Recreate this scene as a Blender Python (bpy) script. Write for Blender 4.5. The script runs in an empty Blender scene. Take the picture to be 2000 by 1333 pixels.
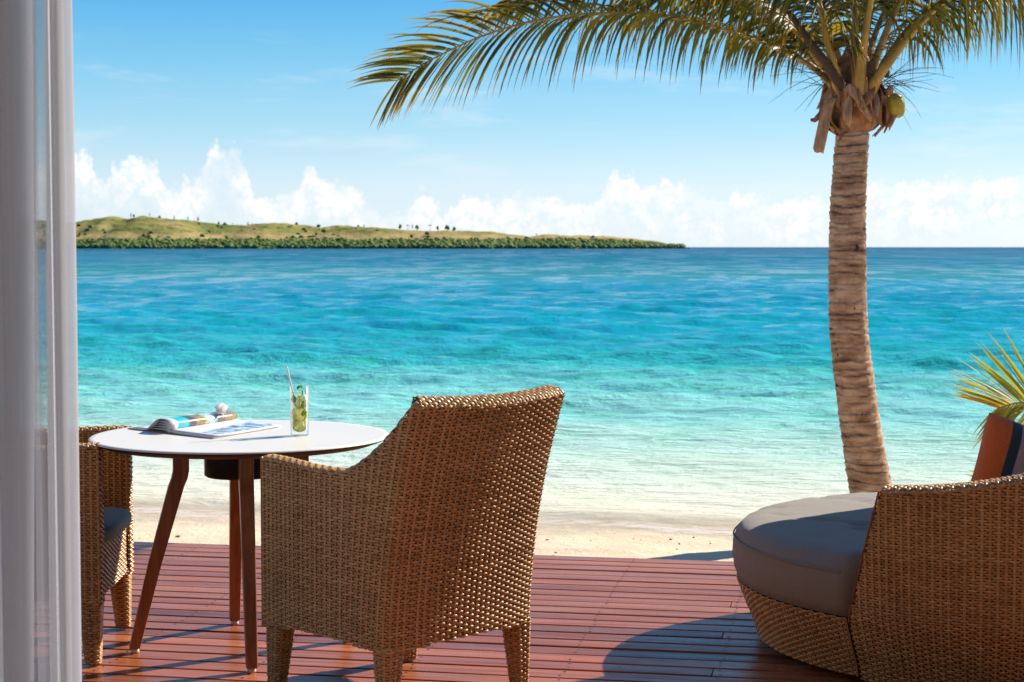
import bpy, bmesh, math, random
import numpy as np
from mathutils import Vector, Matrix, Quaternion, noise as mnoise



def R(d): return d * math.pi / 180.0

rng = np.random.default_rng(11)
random.seed(11)
scene = bpy.context.scene
COL = scene.collection

# ------------------------------------------------------------------ camera
CAM_H = 1.39
cam_d = bpy.data.cameras.new('camera')
cam_d.lens = 60.0
cam_d.sensor_width = 36.0
cam_d.clip_start = 0.05
cam_d.clip_end = 60000.0
cam_d.dof.use_dof = True
cam_d.dof.focus_distance = 5.6
cam_d.dof.aperture_fstop = 10.0
cam = bpy.data.objects.new('camera', cam_d)
cam.location = (0, 0, CAM_H)
cam.rotation_euler = (R(90 - 3.151), 0, 0)
COL.objects.link(cam)
scene.camera = cam

# ------------------------------------------------------------------ light
SUN_AZ, SUN_EL = R(54.5), R(33.0)
sun_d = bpy.data.lights.new('sun', 'SUN')
sun_d.energy = 5.0
sun_d.angle = R(0.5)
sun_d.color = (1.0, 0.93, 0.82)
sun = bpy.data.objects.new('sun', sun_d)
sv = Vector((math.sin(SUN_AZ) * math.cos(SUN_EL), math.cos(SUN_AZ) * math.cos(SUN_EL), math.sin(SUN_EL)))
sun.rotation_euler = (-sv).to_track_quat('-Z', 'Y').to_euler()
sun.location = (20, 20, 20)
COL.objects.link(sun)

scene.view_settings.view_transform = 'Standard'
scene.view_settings.look = 'None'
scene.view_settings.gamma = 1.0
scene.view_settings.use_curve_mapping = False
scene.view_settings.exposure = 0.8
scene.render.engine = 'CYCLES'
scene.cycles.use_denoising = True
scene.cycles.transparent_max_bounces = 24
scene.cycles.max_bounces = 10
scene.cycles.transmission_bounces = 10
scene.cycles.caustics_reflective = False
scene.cycles.caustics_refractive = False
scene.cycles.sample_clamp_indirect = 6.0


# ------------------------------------------------------------------ node helpers
class NT:
    def __init__(self, tree):
        self.t = tree

    def n(self, kind, _props=None, **ins):
        nd = self.t.nodes.new(kind)
        for k, v in (_props or {}).items():
            setattr(nd, k, v)
        for k, v in ins.items():
            key = int(k[1:]) if k[0] == 'i' and k[1:].isdigit() else k.replace('_', ' ')
            self.set(nd.inputs[key], v)
        return nd

    def set(self, sock, v):
        if isinstance(v, bpy.types.NodeSocket):
            self.t.links.new(v, sock)
        elif isinstance(v, bpy.types.Node):
            self.t.links.new(v.outputs[0], sock)
        else:
            if isinstance(v, (tuple, list)) and len(v) == 3 and sock.type == 'RGBA':
                v = (*v, 1.0)
            sock.default_value = v

    def math(self, op, a, b=0.0, c=0.0, clamp=False):
        return self.n('ShaderNodeMath', {'operation': op, 'use_clamp': clamp}, i0=a, i1=b, i2=c).outputs[0]

    def vmath(self, op, a, b=(0, 0, 0)):
        return self.n('ShaderNodeVectorMath', {'operation': op}, i0=a, i1=b).outputs[0]

    def mix(self, f, a, b, blend='MIX'):
        nd = self.t.nodes.new('ShaderNodeMix')
        nd.data_type = 'RGBA'
        nd.blend_type = blend
        self.set(nd.inputs[0], f)
        self.set(nd.inputs[6], a)
        self.set(nd.inputs[7], b)
        return nd.outputs[2]

    def ramp(self, f, stops, interp='LINEAR'):
        nd = self.t.nodes.new('ShaderNodeValToRGB')
        cr = nd.color_ramp
        cr.interpolation = interp
        while len(cr.elements) < len(stops):
            cr.elements.new(0.5)
        for e, (p, c) in zip(cr.elements, stops):
            e.position = p
            e.color = (*c, 1.0) if len(c) == 3 else c
        self.set(nd.inputs[0], f)
        return nd.outputs[0]

    def smooth(self, x, lo, hi, to0=0.0, to1=1.0):
        nd = self.t.nodes.new('ShaderNodeMapRange')
        nd.interpolation_type = 'SMOOTHSTEP'
        for i, v in enumerate((x, lo, hi, to0, to1)):
            self.set(nd.inputs[i], v)
        return nd.outputs[0]

    def noise(self, vec, scale, detail=4.0, rough=0.5, dist=0.0):
        nd = self.t.nodes.new('ShaderNodeTexNoise')
        self.set(nd.inputs['Vector'], vec)
        self.set(nd.inputs['Scale'], scale)
        nd.inputs['Detail'].default_value = detail
        nd.inputs['Roughness'].default_value = rough
        nd.inputs['Distortion'].default_value = dist
        return nd.outputs[0]

    def mapping(self, vec, scale=(1, 1, 1), loc=(0, 0, 0), rot=(0, 0, 0)):
        return self.n('ShaderNodeMapping', None, Vector=vec, Location=loc, Rotation=rot, Scale=scale).outputs[0]

    def coord(self, which='Object'):
        return self.n('ShaderNodeTexCoord').outputs[which]

    def bump(self, h, strength=0.3, dist=0.01):
        return self.n('ShaderNodeBump', None, Height=h, Strength=strength, Distance=dist).outputs[0]


def new_mat(name):
    m = bpy.data.materials.new(name)
    m.use_nodes = True
    t = NT(m.node_tree)
    b = m.node_tree.nodes['Principled BSDF']
    return m, t, b


# ------------------------------------------------------------------ world: clear tropical sky with low cumulus
world = bpy.data.worlds.new('World')
scene.world = world
world.use_nodes = True
wt = NT(world.node_tree)
bg = world.node_tree.nodes['Background']
bg.inputs[1].default_value = 0.11
sky = wt.n('ShaderNodeTexSky', {'sky_type': 'NISHITA', 'sun_disc': False, 'sun_elevation': SUN_EL,
                               'sun_rotation': SUN_AZ, 'air_density': 1.0, 'dust_density': 0.6, 'ozone_density': 1.6})
gen = wt.coord('Generated')
sep = wt.n('ShaderNodeSeparateXYZ', None, i0=gen)
DEG = 57.29578
AZ = wt.math('MULTIPLY', wt.math('ARCTAN2', sep.outputs[0], sep.outputs[1]), DEG)
EL = wt.math('MULTIPLY', wt.math('ARCSINE', sep.outputs[2]), DEG)
tint = wt.ramp(wt.math('DIVIDE', EL, 40.0, clamp=True), [
    (0.0, (0.66, 0.83, 1.30)), (0.05, (0.60, 0.71, 1.02)), (0.10, (0.41, 0.61, 0.82)),
    (0.16, (0.26, 0.54, 0.74)), (0.21, (0.15, 0.46, 0.70)), (0.40, (0.15, 0.42, 0.70)), (1.0, (0.26, 0.48, 0.74))])
skyc = wt.mix(1.0, sky.outputs[0], tint, 'MULTIPLY')
low = wt.ramp(wt.math('DIVIDE', EL, 40.0, clamp=True), [
    (0.0, (4.15, 4.75, 5.05)), (0.05, (3.75, 4.60, 5.05)), (0.10, (2.35, 4.00, 4.90)),
    (0.16, (1.22, 3.20, 4.75)), (0.21, (0.62, 2.50, 4.60)), (1.0, (0.5, 2.0, 3.6))])
skyc = wt.mix(wt.smooth(EL, 8.0, 30.0, 0.70, 0.0), skyc, low)
# azimuth / elevation field the clouds are drawn in (degrees)
ae = wt.n('ShaderNodeCombineXYZ', None, i0=AZ, i1=EL).outputs[0]
wob = wt.n('ShaderNodeTexNoise', {'noise_dimensions': '2D'}, Vector=ae, Scale=0.9, Detail=5.0, Roughness=0.55)
wobv = wt.vmath('SUBTRACT', wob.outputs['Color'], (0.5, 0.5, 0.5))
ae2 = wt.vmath('ADD', ae, wt.n('ShaderNodeVectorMath', {'operation': 'SCALE'}, i0=wobv, Scale=0.26).outputs[0])
billow = wt.n('ShaderNodeTexVoronoi', {'feature': 'SMOOTH_F1', 'voronoi_dimensions': '2D'}, Vector=ae2, Scale=2.1, Smoothness=0.7).outputs['Distance']
billow2 = wt.n('ShaderNodeTexVoronoi', {'feature': 'SMOOTH_F1', 'voronoi_dimensions': '2D'}, Vector=ae2, Scale=5.5, Smoothness=0.6).outputs['Distance']
se2 = wt.n('ShaderNodeSeparateXYZ', None, i0=ae2)
# height of the cloud tops (degrees of elevation) against azimuth
tops = [(-18, 2.9), (-15.2, 2.9), (-14.6, 3.35), (-13.9, 3.3), (-13.65, 2.7), (-13.5, 2.2), (-13.25, 2.5), (-13.0, 2.95), (-12.4, 3.15), (-11.9, 3.1), (-11.6, 2.7),
        (-11.35, 2.1), (-11.0, 2.1), (-10.75, 2.6), (-10.5, 2.6), (-10.25, 2.8), (-10.05, 3.3), (-9.8, 3.6), (-9.45, 3.65), (-9.15, 3.45), (-8.9, 3.05), (-8.7, 2.5),
        (-8.5, 1.8), (-8.0, 1.85), (-7.4, 2.0), (-7.1, 2.3), (-6.92, 2.8), (-6.72, 3.02), (-6.52, 2.85), (-6.35, 2.45), (-5.9, 2.4), (-5.3, 2.15), (-4.7, 1.6),
        (-4.0, 1.2), (-3.4, 1.7), (-3.0, 2.0), (-2.6, 1.7), (-2.2, 1.35), (-1.4, 1.85), (-0.6, 1.75), (0.4, 1.95), (1.4, 1.8),
        (2.3, 1.55), (2.9, 1.75), (3.2, 2.4), (3.6, 2.7), (4.1, 2.6), (4.5, 2.2), (5.0, 2.4), (5.7, 2.25), (6.4, 2.15),
        (6.9, 1.75), (7.5, 1.95), (8.4, 1.8), (9.4, 1.75), (10.5, 1.9), (11.6, 2.2), (12.2, 2.35), (13.2, 2.25), (14.2, 2.4),
        (15.0, 2.45), (16.0, 2.5), (16.8, 2.6), (18, 2.4)]
fc = world.node_tree.nodes.new('ShaderNodeFloatCurve')
cv = fc.mapping.curves[0]
for i, (a, e) in enumerate(tops):
    p = ((a + 18) / 36, e / 5)
    if i < 1:
        cv.points[0].location = p
    elif i == len(tops) - 1:
        cv.points[-1].location = p
    else:
        cv.points.new(*p)
fc.mapping.use_clip = True
fc.mapping.update()
wt.set(fc.inputs['Value'], wt.math('DIVIDE', wt.math('ADD', se2.outputs[0], 18.0), 36.0, clamp=True))
top = wt.math('MULTIPLY', fc.outputs[0], 4.75)
far_n = wt.n('ShaderNodeTexNoise', {'noise_dimensions': '1D'}, W=AZ, Scale=0.18, Detail=3.0).outputs[0]
outside = wt.smooth(wt.math('ABSOLUTE', AZ), 17.0, 22.0)
top = wt.math('ADD', top, wt.math('MULTIPLY', outside, wt.math('MULTIPLY', wt.math('SUBTRACT', far_n, 0.5), 3.5)))
dep = wt.math('SUBTRACT', top, se2.outputs[1])                       # degrees below the cloud top
rag = wt.math('ADD', wt.math('MULTIPLY', billow, 0.46), wt.math('MULTIPLY', billow2, 0.34))
dens = wt.math('ADD', dep, wt.math('SUBTRACT', 0.34, rag))
mask = wt.smooth(dens, 0.0, 0.42)
fade = wt.smooth(dep, 0.7, 2.3, 1.0, 0.18)
thin = wt.smooth(wt.n('ShaderNodeTexNoise', {'noise_dimensions': '2D'}, Vector=ae, Scale=0.55, Detail=4.0).outputs[0], 0.38, 0.58, 0.38, 1.0)
mask = wt.math('MULTIPLY', wt.math('MULTIPLY', mask, fade), thin)
mask = wt.math('MULTIPLY', mask, wt.smooth(EL, -0.2, 0.5, 0.4, 0.96))
crease = wt.math('MULTIPLY', wt.smooth(rag, 0.20, 0.50), wt.smooth(dep, 0.05, 0.9))
cloudc = wt.mix(wt.math('MULTIPLY', crease, 0.75), (5.6, 5.5, 5.45), (4.1, 4.7, 5.1))
# thin high wisps
wisp = wt.n('ShaderNodeTexNoise', {'noise_dimensions': '2D'}, Vector=wt.mapping(ae, (0.16, 1.0, 1)), Scale=1.0, Detail=5.0, Roughness=0.6).outputs[0]
wispm = wt.math('MULTIPLY', wt.smooth(wisp, 0.52, 0.78), wt.math('MULTIPLY', wt.smooth(EL, 1.0, 3.2), wt.smooth(EL, 4.2, 9.0, 0.35, 0.0)))
allc = wt.mix(wispm, skyc, (4.6, 5.0, 5.2))
allc = wt.mix(mask, allc, cloudc)
wt.set(bg.inputs[0], allc)


# ------------------------------------------------------------------ object helpers
def link(o, parent=None):
    COL.objects.link(o)
    if parent is not None:
        o.parent = parent
    return o


def tag(o, label=None, cat=None, group=None, kind=None):
    if label: o['label'] = label
    if cat: o['category'] = cat
    if group: o['group'] = group
    if kind: o['kind'] = kind
    return o


def thing(name, label, cat, loc=(0, 0, 0), rz=0.0, group=None):
    o = bpy.data.objects.new(name, None)
    o.empty_display_size = 0.1
    o.location = loc
    o.rotation_euler = (0, 0, rz)
    link(o)
    return tag(o, label, cat, group)


def mesh_np(name, v, f, mat, parent=None, smooth=True, attr=None, kind=None, mats=None, fmat=None):
    """arrays -> one mesh object; f is (n,4) or (n,3) int array; attr = (name, per-vertex float)"""
    v = np.asarray(v, dtype=np.float32)
    f = np.asarray(f, dtype=np.int32)
    me = bpy.data.meshes.new(name)
    me.vertices.add(len(v))
    me.vertices.foreach_set('co', v.ravel())
    k = f.shape[1]
    me.loops.add(f.size)
    me.loops.foreach_set('vertex_index', f.ravel())
    me.polygons.add(len(f))
    me.polygons.foreach_set('loop_start', np.arange(0, f.size, k, dtype=np.int32))
    me.polygons.foreach_set('use_smooth', np.full(len(f), smooth, dtype=bool))
    if attr:
        a = me.attributes.new(attr[0], 'FLOAT', 'POINT')
        a.data.foreach_set('value', np.asarray(attr[1], dtype=np.float32))
    for m in (mats or [mat]):
        me.materials.append(m)
    if fmat is not None:
        me.polygons.foreach_set('material_index', np.asarray(fmat, dtype=np.int32))
    me.update()
    me.validate()
    o = bpy.data.objects.new(name, me)
    link(o, parent)
    if kind: o['kind'] = kind
    return o


def bm_obj(name, bm, mat, parent=None, smooth=False, kind=None, bevel=0.0, bseg=2):
    bmesh.ops.recalc_face_normals(bm, faces=bm.faces)
    me = bpy.data.meshes.new(name)
    bm.to_mesh(me)
    bm.free()
    for p in me.polygons: p.use_smooth = smooth
    me.materials.append(mat)
    o = bpy.data.objects.new(name, me)
    link(o, parent)
    if kind: o['kind'] = kind
    if bevel:
        md = o.modifiers.new('bevel', 'BEVEL')
        md.width = bevel
        md.segments = bseg
        md.limit_method = 'ANGLE'
    return o


def grid_faces(nu, nv, closed_u=False):
    """quads of a grid stored v-major: index = j*nu + i"""
    iu = np.arange(nu if closed_u else nu - 1)
    jv = np.arange(nv - 1)
    I, J = np.meshgrid(iu, jv)
    I2 = (I + 1) % nu
    return np.stack([J * nu + I, J * nu + I2, (J + 1) * nu + I2, (J + 1) * nu + I], -1).reshape(-1, 4)


class Acc:
    """collects several array meshes into one"""
    def __init__(self): self.v, self.f, self.a, self.n = [], [], [], 0

    def add(self, v, f, a=None):
        v = np.asarray(v, float).reshape(-1, 3)
        self.v.append(v)
        self.f.append(np.asarray(f) + self.n)
        self.a.append(np.full(len(v), 0.5) if a is None else np.broadcast_to(np.asarray(a, float), (len(v),)))
        self.n += len(v)

    def build(self, name, mat, parent=None, smooth=True, kind=None):
        return mesh_np(name, np.concatenate(self.v), np.concatenate(self.f), mat, parent, smooth,
                       ('shade', np.concatenate(self.a)), kind)


def tube(pts, rad, sides=8, cap=True):
    """tapered tube through points; returns verts, quads"""
    pts = np.asarray(pts, float)
    rad = np.broadcast_to(np.asarray(rad, float), (len(pts),))
    T = np.gradient(pts, axis=0)
    T /= np.linalg.norm(T, axis=1)[:, None] + 1e-12
    ref = np.array([0, 0, 1.0]) if abs(T[0, 2]) < 0.9 else np.array([1.0, 0, 0])
    out = []
    n0 = np.cross(T[0], ref); n0 /= np.linalg.norm(n0)
    for i in range(len(pts)):
        n0 = n0 - T[i] * (n0 @ T[i]); n0 /= np.linalg.norm(n0)
        b = np.cross(T[i], n0)
        a = np.linspace(0, 2 * np.pi, sides, endpoint=False)
        out.append(pts[i] + rad[i] * (np.cos(a)[:, None] * n0 + np.sin(a)[:, None] * b))
    v = np.concatenate(out)
    f = grid_faces(sides, len(pts), True)
    if cap:
        v = np.concatenate([v, pts[:1], pts[-1:]])
        c0, c1 = len(v) - 2, len(v) - 1
        k = np.arange(sides); k2 = (k + 1) % sides
        b0 = (len(pts) - 1) * sides
        f = np.concatenate([f, np.stack([np.full(sides, c0), k2, k, np.full(sides, c0)], -1),
                            np.stack([np.full(sides, c1), b0 + k, b0 + k2, np.full(sides, c1)], -1)])
    return v, f


def fix_tris(f):
    return f


def lathe(profile, seg=48):
    """profile [(r,z)] -> verts, quads"""
    a = np.linspace(0, 2 * np.pi, seg, endpoint=False)
    v = np.concatenate([np.stack([np.cos(a) * r, np.sin(a) * r, np.full(seg, z)], -1) for r, z in profile])
    return v, grid_faces(seg, len(profile), True)


def catmull(pts, n):
    P = np.asarray(pts, float)
    P = np.concatenate([[2 * P[0] - P[1]], P, [2 * P[-1] - P[-2]]])
    t = np.linspace(0, len(P) - 3 - 1e-6, n)
    i = t.astype(int)
    u = (t - i)[:, None]
    p0, p1, p2, p3 = P[i], P[i + 1], P[i + 2], P[i + 3]
    return 0.5 * (2 * p1 + (p2 - p0) * u + (2 * p0 - 5 * p1 + 4 * p2 - p3) * u ** 2 + (3 * p1 - p0 - 3 * p2 + p3) * u ** 3)


def sstep(x, a, b):
    t = np.clip((np.asarray(x, float) - a) / (b - a), 0, 1)
    return t * t * (3 - 2 * t)


def box_bm(bm, x0, x1, y0, y1, z0, z1):
    vs = [bm.verts.new(p) for p in ((x0, y0, z0), (x1, y0, z0), (x1, y1, z0), (x0, y1, z0),
                                    (x0, y0, z1), (x1, y0, z1), (x1, y1, z1), (x0, y1, z1))]
    for q in ((0, 3, 2, 1), (4, 5, 6, 7), (0, 1, 5, 4), (1, 2, 6, 5), (2, 3, 7, 6), (3, 0, 4, 7)):
        bm.faces.new([vs[i] for i in q])


# ------------------------------------------------------------------ materials
def mat_plain(name, col, rough=0.5, var=0.15, scale=8.0, bump=0.0, bscale=200.0, spec=0.5, stretch=(1, 1, 1), metal=0.0):
    m, t, b = new_mat(name)
    c = t.coord()
    n = t.noise(t.mapping(c, stretch), scale, 5.0, 0.6)
    lo = tuple(x * (1 - var) for x in col)
    hi = tuple(min(1, x * (1 + var)) for x in col)
    t.set(b.inputs['Base Color'], t.ramp(n, [(0.3, lo), (0.7, hi)]))
    b.inputs['Roughness'].default_value = rough
    b.inputs['Specular IOR Level'].default_value = spec
    b.inputs['Metallic'].default_value = metal
    if bump:
        t.set(b.inputs['Normal'], t.bump(t.noise(c, bscale, 3.0), bump, 0.002))
    return m


def mat_wicker(name, dark, mid, light, rough=0.36):
    m, t, b = new_mat(name)
    a = t.n('ShaderNodeAttribute', {'attribute_name': 'shade'}).outputs['Fac']
    n = t.noise(t.coord(), 55.0, 3.0)
    wear = t.noise(t.coord(), 5.5, 4.0, 0.6)
    s = t.math('ADD', t.math('MULTIPLY', a, 0.75), t.math('MULTIPLY', t.math('SUBTRACT', n, 0.5), 0.9))
    s = t.math('ADD', s, t.math('MULTIPLY', t.math('SUBTRACT', wear, 0.45), 0.55), clamp=True)
    t.set(b.inputs['Base Color'], t.ramp(s, [(0.0, dark), (0.45, mid), (1.0, light)]))
    b.inputs['Roughness'].default_value = rough
    b.inputs['Specular IOR Level'].default_value = 0.45
    return m


def mat_deck():
    m, t, b = new_mat('hardwood_deck')
    o = t.coord('Object')
    info = t.n('ShaderNodeObjectInfo').outputs['Random']
    off = t.n('ShaderNodeCombineXYZ', None, i0=t.math('MULTIPLY', info, 37.0), i1=t.math('MULTIPLY', info, 91.0)).outputs[0]
    v = t.vmath('ADD', o, off)
    grain = t.noise(t.mapping(v, (1.2, 55.0, 20.0)), 1.0, 6.0, 0.65, 0.4)
    blotch = t.noise(t.mapping(v, (0.9, 5.0, 1.0)), 1.3, 4.0, 0.6)
    wear = t.noise(t.mapping(v, (2.6, 14.0, 1.0)), 1.0, 5.0, 0.7)
    c = t.ramp(grain, [(0.28, (0.14, 0.036, 0.014)), (0.52, (0.30, 0.088, 0.033)), (0.75, (0.44, 0.155, 0.062))])
    c = t.mix(t.smooth(blotch, 0.42, 0.7, 0.0, 0.6), c, (0.40, 0.150, 0.066))
    c = t.mix(t.smooth(wear, 0.62, 0.75, 0.0, 0.35), c, (0.46, 0.27, 0.21))
    tone = t.ramp(info, [(0.0, (0.62, 0.58, 0.58)), (0.35, (0.98, 0.92, 0.90)), (0.7, (1.22, 1.18, 1.12)), (1.0, (0.86, 0.95, 1.02))])
    t.set(b.inputs['Base Color'], t.mix(1.0, c, tone, 'MULTIPLY'))
    t.set(b.inputs['Roughness'], t.smooth(wear, 0.3, 0.7, 0.24, 0.42))
    b.inputs['Specular IOR Level'].default_value = 0.24
    t.set(b.inputs['Normal'], t.bump(t.math('ADD', grain, t.math('MULTIPLY', blotch, 0.6)), 0.22, 0.004))
    return m


def mat_wood_leg():
    m, t, b = new_mat('teak_leg')
    o = t.coord('Object')
    g = t.noise(t.mapping(o, (60, 60, 2.5)), 1.0, 5.0, 0.6, 0.5)
    t.set(b.inputs['Base Color'], t.ramp(g, [(0.3, (0.19, 0.062, 0.024)), (0.55, (0.30, 0.105, 0.038)), (0.8, (0.38, 0.15, 0.06))]))
    b.inputs['Roughness'].default_value = 0.38
    t.set(b.inputs['Normal'], t.bump(g, 0.12, 0.002))
    return m


def mat_fabric(name, col, weave=900.0, var=0.25, sheen=0.4, rough=0.9):
    m, t, b = new_mat(name)
    o = t.coord('Object')
    w1 = t.n('ShaderNodeTexWave', {'wave_type': 'BANDS', 'bands_direction': 'X'}, Vector=o, Scale=weave / 6, Distortion=1.5, Detail=2.0).outputs['Fac']
    w2 = t.n('ShaderNodeTexWave', {'wave_type': 'BANDS', 'bands_direction': 'Y'}, Vector=o, Scale=weave / 6, Distortion=1.5, Detail=2.0).outputs['Fac']
    n = t.noise(o, 160.0, 4.0, 0.7)
    s = t.math('ADD', t.math('MULTIPLY', t.math('ADD', w1, w2), 0.25), t.math('MULTIPLY', n, 0.5))
    t.set(b.inputs['Base Color'], t.ramp(s, [(0.25, tuple(c * (1 - var) for c in col)), (0.75, tuple(c * (1 + var) for c in col))]))
    b.inputs['Roughness'].default_value = rough
    b.inputs['Sheen Weight'].default_value = sheen
    b.inputs['Sheen Roughness'].default_value = 0.4
    b.inputs['Specular IOR Level'].default_value = 0.2
    t.set(b.inputs['Normal'], t.bump(s, 0.25, 0.002))
    return m


def mat_leaf(name, dark, mid, light, dry, trans=0.5):
    m, t, b = new_mat(name)
    a = t.n('ShaderNodeAttribute', {'attribute_name': 'shade'}).outputs['Fac']
    n = t.noise(t.coord('Object'), 5.0, 4.0, 0.6)
    s = t.math('ADD', t.math('MULTIPLY', a, 0.8), t.math('MULTIPLY', t.math('SUBTRACT', n, 0.5), 0.7), clamp=True)
    c = t.ramp(s, [(0.0, dark), (0.35, mid), (0.70, light), (0.9, dry)])
    b.inputs['Roughness'].default_value = 0.42
    t.set(b.inputs['Base Color'], c)
    tr = t.n('ShaderNodeBsdfTranslucent', None, Color=t.mix(1.0, c, (1.6, 1.45, 0.7), 'MULTIPLY'))
    mx = t.n('ShaderNodeMixShader', None, i0=trans, i1=b.outputs[0], i2=tr.outputs[0])
    t.set(m.node_tree.nodes['Material Output'].inputs[0], mx.outputs[0])
    return m


M = {}
M['wicker'] = mat_wicker('wicker_natural', (0.32, 0.160, 0.050), (0.52, 0.292, 0.108), (0.70, 0.45, 0.21))
M['wicker_core'] = mat_plain('wicker_core', (0.075, 0.032, 0.013), 0.8)
M['deck'] = mat_deck()
M['teak'] = mat_wood_leg()
M['laminate'] = mat_plain('white_laminate', (0.68, 0.642, 0.58), 0.42, 0.02, 3.0)
M['dark_edge'] = mat_plain('dark_table_edge', (0.016, 0.011, 0.009), 0.5, 0.2)
M['black_metal'] = mat_plain('black_metal', (0.010, 0.010, 0.011), 0.5, 0.2, spec=0.25)
M['foot_pad'] = mat_plain('white_foot_pad', (0.60, 0.52, 0.44), 0.5, 0.1)
M['charcoal'] = mat_fabric('charcoal_cushion_fabric', (0.265, 0.228, 0.182), sheen=0.12)
M['teal_fabric'] = mat_fabric('teal_grey_cushion_fabric', (0.15, 0.29, 0.34), sheen=0.2)
M['screw'] = mat_plain('deck_screw', (0.02, 0.014, 0.012), 0.6)
M['plaster'] = mat_plain('white_plaster', (0.52, 0.50, 0.47), 0.9, 0.05)
M['dark_ground'] = mat_plain('dark_joist', (0.03, 0.02, 0.015), 0.9)
M['leaf'] = mat_leaf('coconut_leaf', (0.045, 0.050, 0.007), (0.125, 0.105, 0.011), (0.230, 0.165, 0.018), (0.32, 0.130, 0.030), 0.50)
M['leaf_young'] = mat_leaf('young_palm_leaf', (0.14, 0.19, 0.018), (0.27, 0.29, 0.030), (0.46, 0.42, 0.06), (0.56, 0.38, 0.11), 0.45)
M['petiole'] = mat_plain('frond_petiole', (0.44, 0.255, 0.040), 0.42, 0.40, 5.0, 0.2, 60)
M['fibre'] = mat_plain('brown_palm_fibre', (0.30, 0.140, 0.058), 0.85, 0.55, 9.0, 0.6, 70, stretch=(3, 3, 0.8))
M['fibre_grey'] = mat_plain('dry_grey_fibre', (0.40, 0.235, 0.125), 0.85, 0.4, 14.0, 0.6, 70, stretch=(5, 5, 0.6))
M['coconut'] = mat_plain('green_coconut', (0.34, 0.26, 0.022), 0.4, 0.4, 12.0)
M['twig'] = mat_plain('dark_twig', (0.055, 0.030, 0.016), 0.8)


# ------------------------------------------------------------------ the setting: deck, sand, sea, hills
DECK_A = R(-10.5)
ca, sa = math.cos(DECK_A), math.sin(DECK_A)


def deck_pt(s, v, z=0.0):
    """s along the boards, v across them (towards the sea)"""
    return (s * ca - v * sa, s * sa + v * ca, z)


EDGE_V = 7.552                               # seaward edge of the deck
deck = bpy.data.objects.new('deck', None)
link(deck)
deck.rotation_euler = (0, 0, DECK_A)
tag(deck, 'reddish brown hardwood deck of long narrow boards above the sand', kind='structure')
PITCH, GAP, BT = 0.1085, 0.0135, 0.042


def board_mesh(length, w):
    bm = bmesh.new()
    box_bm(bm, -length / 2, length / 2, -w / 2, w / 2, -BT, 0)
    top_e = [e for e in bm.edges if all(abs(v.co.z) < 1e-6 for v in e.verts) and abs(e.verts[0].co.y - e.verts[1].co.y) < 1e-6]
    bmesh.ops.bevel(bm, geom=top_e, offset=0.0045, segments=2, affect='EDGES', profile=0.6)
    bmesh.ops.recalc_face_normals(bm, faces=bm.faces)
    me = bpy.data.meshes.new('board')
    bm.to_mesh(me); bm.free()
    me.materials.append(M['deck'])
    return me


bmesh_w = PITCH - GAP
JOINTS = [-3.30, -0.36, 1.17, 2.72, 4.10]
board_cache = {}
nb = 46
for k in range(nb):
    v = EDGE_V - (k + 0.5) * PITCH
    cuts = [-7.0] + ([JOINTS[1]] if k % 5 == 3 else [JOINTS[2]] if k % 5 == 1 else [JOINTS[0], JOINTS[3]] if k % 5 == 4 else [JOINTS[4]]) + [8.0]
    for a, b_ in zip(cuts[:-1], cuts[1:]):
        L = round(b_ - a - 0.004, 3)
        if L not in board_cache:
            board_cache[L] = board_mesh(L, bmesh_w)
        o = bpy.data.objects.new('board', board_cache[L])
        o.location = ((a + b_) / 2, v + random.uniform(-.0012, .0012), random.uniform(-0.0014, 0.0014))
        o.rotation_euler = (random.uniform(-0.006, 0.006), 0, random.uniform(-0.0004, 0.0004))
        link(o, deck)
bm = bmesh.new()
box_bm(bm, -7, 8, EDGE_V - 0.030, EDGE_V - 0.004, -0.20, -0.045)
bm_obj('fascia', bm, M['deck'], deck)
bm = bmesh.new()
for s in np.arange(-6.9, 8, 0.505):
    box_bm(bm, s - 0.022, s + 0.022, 2.5, EDGE_V - 0.035, -0.16, -0.0445)
bm_obj('joist', bm, M['dark_ground'], deck, kind='stuff')
acc = Acc()
for k in range(nb - 6):
    v = EDGE_V - (k + 0.5) * PITCH
    for s in np.arange(-6.9, 8, 0.505):
        for dv in (-0.026, 0.026):
            if random.random() < 0.12: continue
            r_ = random.uniform(0.0042, 0.0058)
            a = np.linspace(0, 2 * np.pi, 7)[:-1]
            cx, cy = s + random.uniform(-.006, .006), v + dv + random.uniform(-.004, .004)
            vv = np.stack([cx + r_ * np.cos(a), cy + r_ * np.sin(a), np.full(6, 0.0021)], -1)
            acc.add(vv, np.array([[0, 1, 2, 3], [0, 3, 4, 5]]))
acc.build('screw', M['screw'], deck, False, 'stuff')

# room behind the camera that shades the curtain
vill = []
for nm, dims in (('ceiling', (-5, 6, -4.0, 3.85, 2.75, 2.95)), ('floor', (-5, 6, -4.0, 2.54, -0.12, -0.004)),
                 ('wall', (-5, 4, -4.2, -4.0, -0.1, 2.75)), ('wall', (4, 4.2, -4.0, 3.6, -0.1, 2.75))):
    bm = bmesh.new()
    box_bm(bm, *dims)
    o = bm_obj(nm, bm, M['teak'] if nm == 'wall' else M['plaster'])
    o.rotation_euler = (0, 0, DECK_A)
    tag(o, kind='structure')

WATER_Z = -0.52


def shore_y(x):
    """the water's edge: y of the shoreline at x"""
    x = np.asarray(x, float)
    return 11.45 - 0.22 * np.clip(x - 1.0, -8, 8) + 0.16 * np.sin(x * 1.1 + 0.4) + 0.08 * np.sin(x * 2.7)


def sand_z(x, y):
    d = np.asarray(y, float) - shore_y(x)
    z = WATER_Z - 0.035 * d
    z = np.where(d > 0, WATER_Z - 0.045 * d - 0.0012 * d ** 2, WATER_Z - 0.028 * d)
    return np.maximum(z, -4.0)


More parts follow.
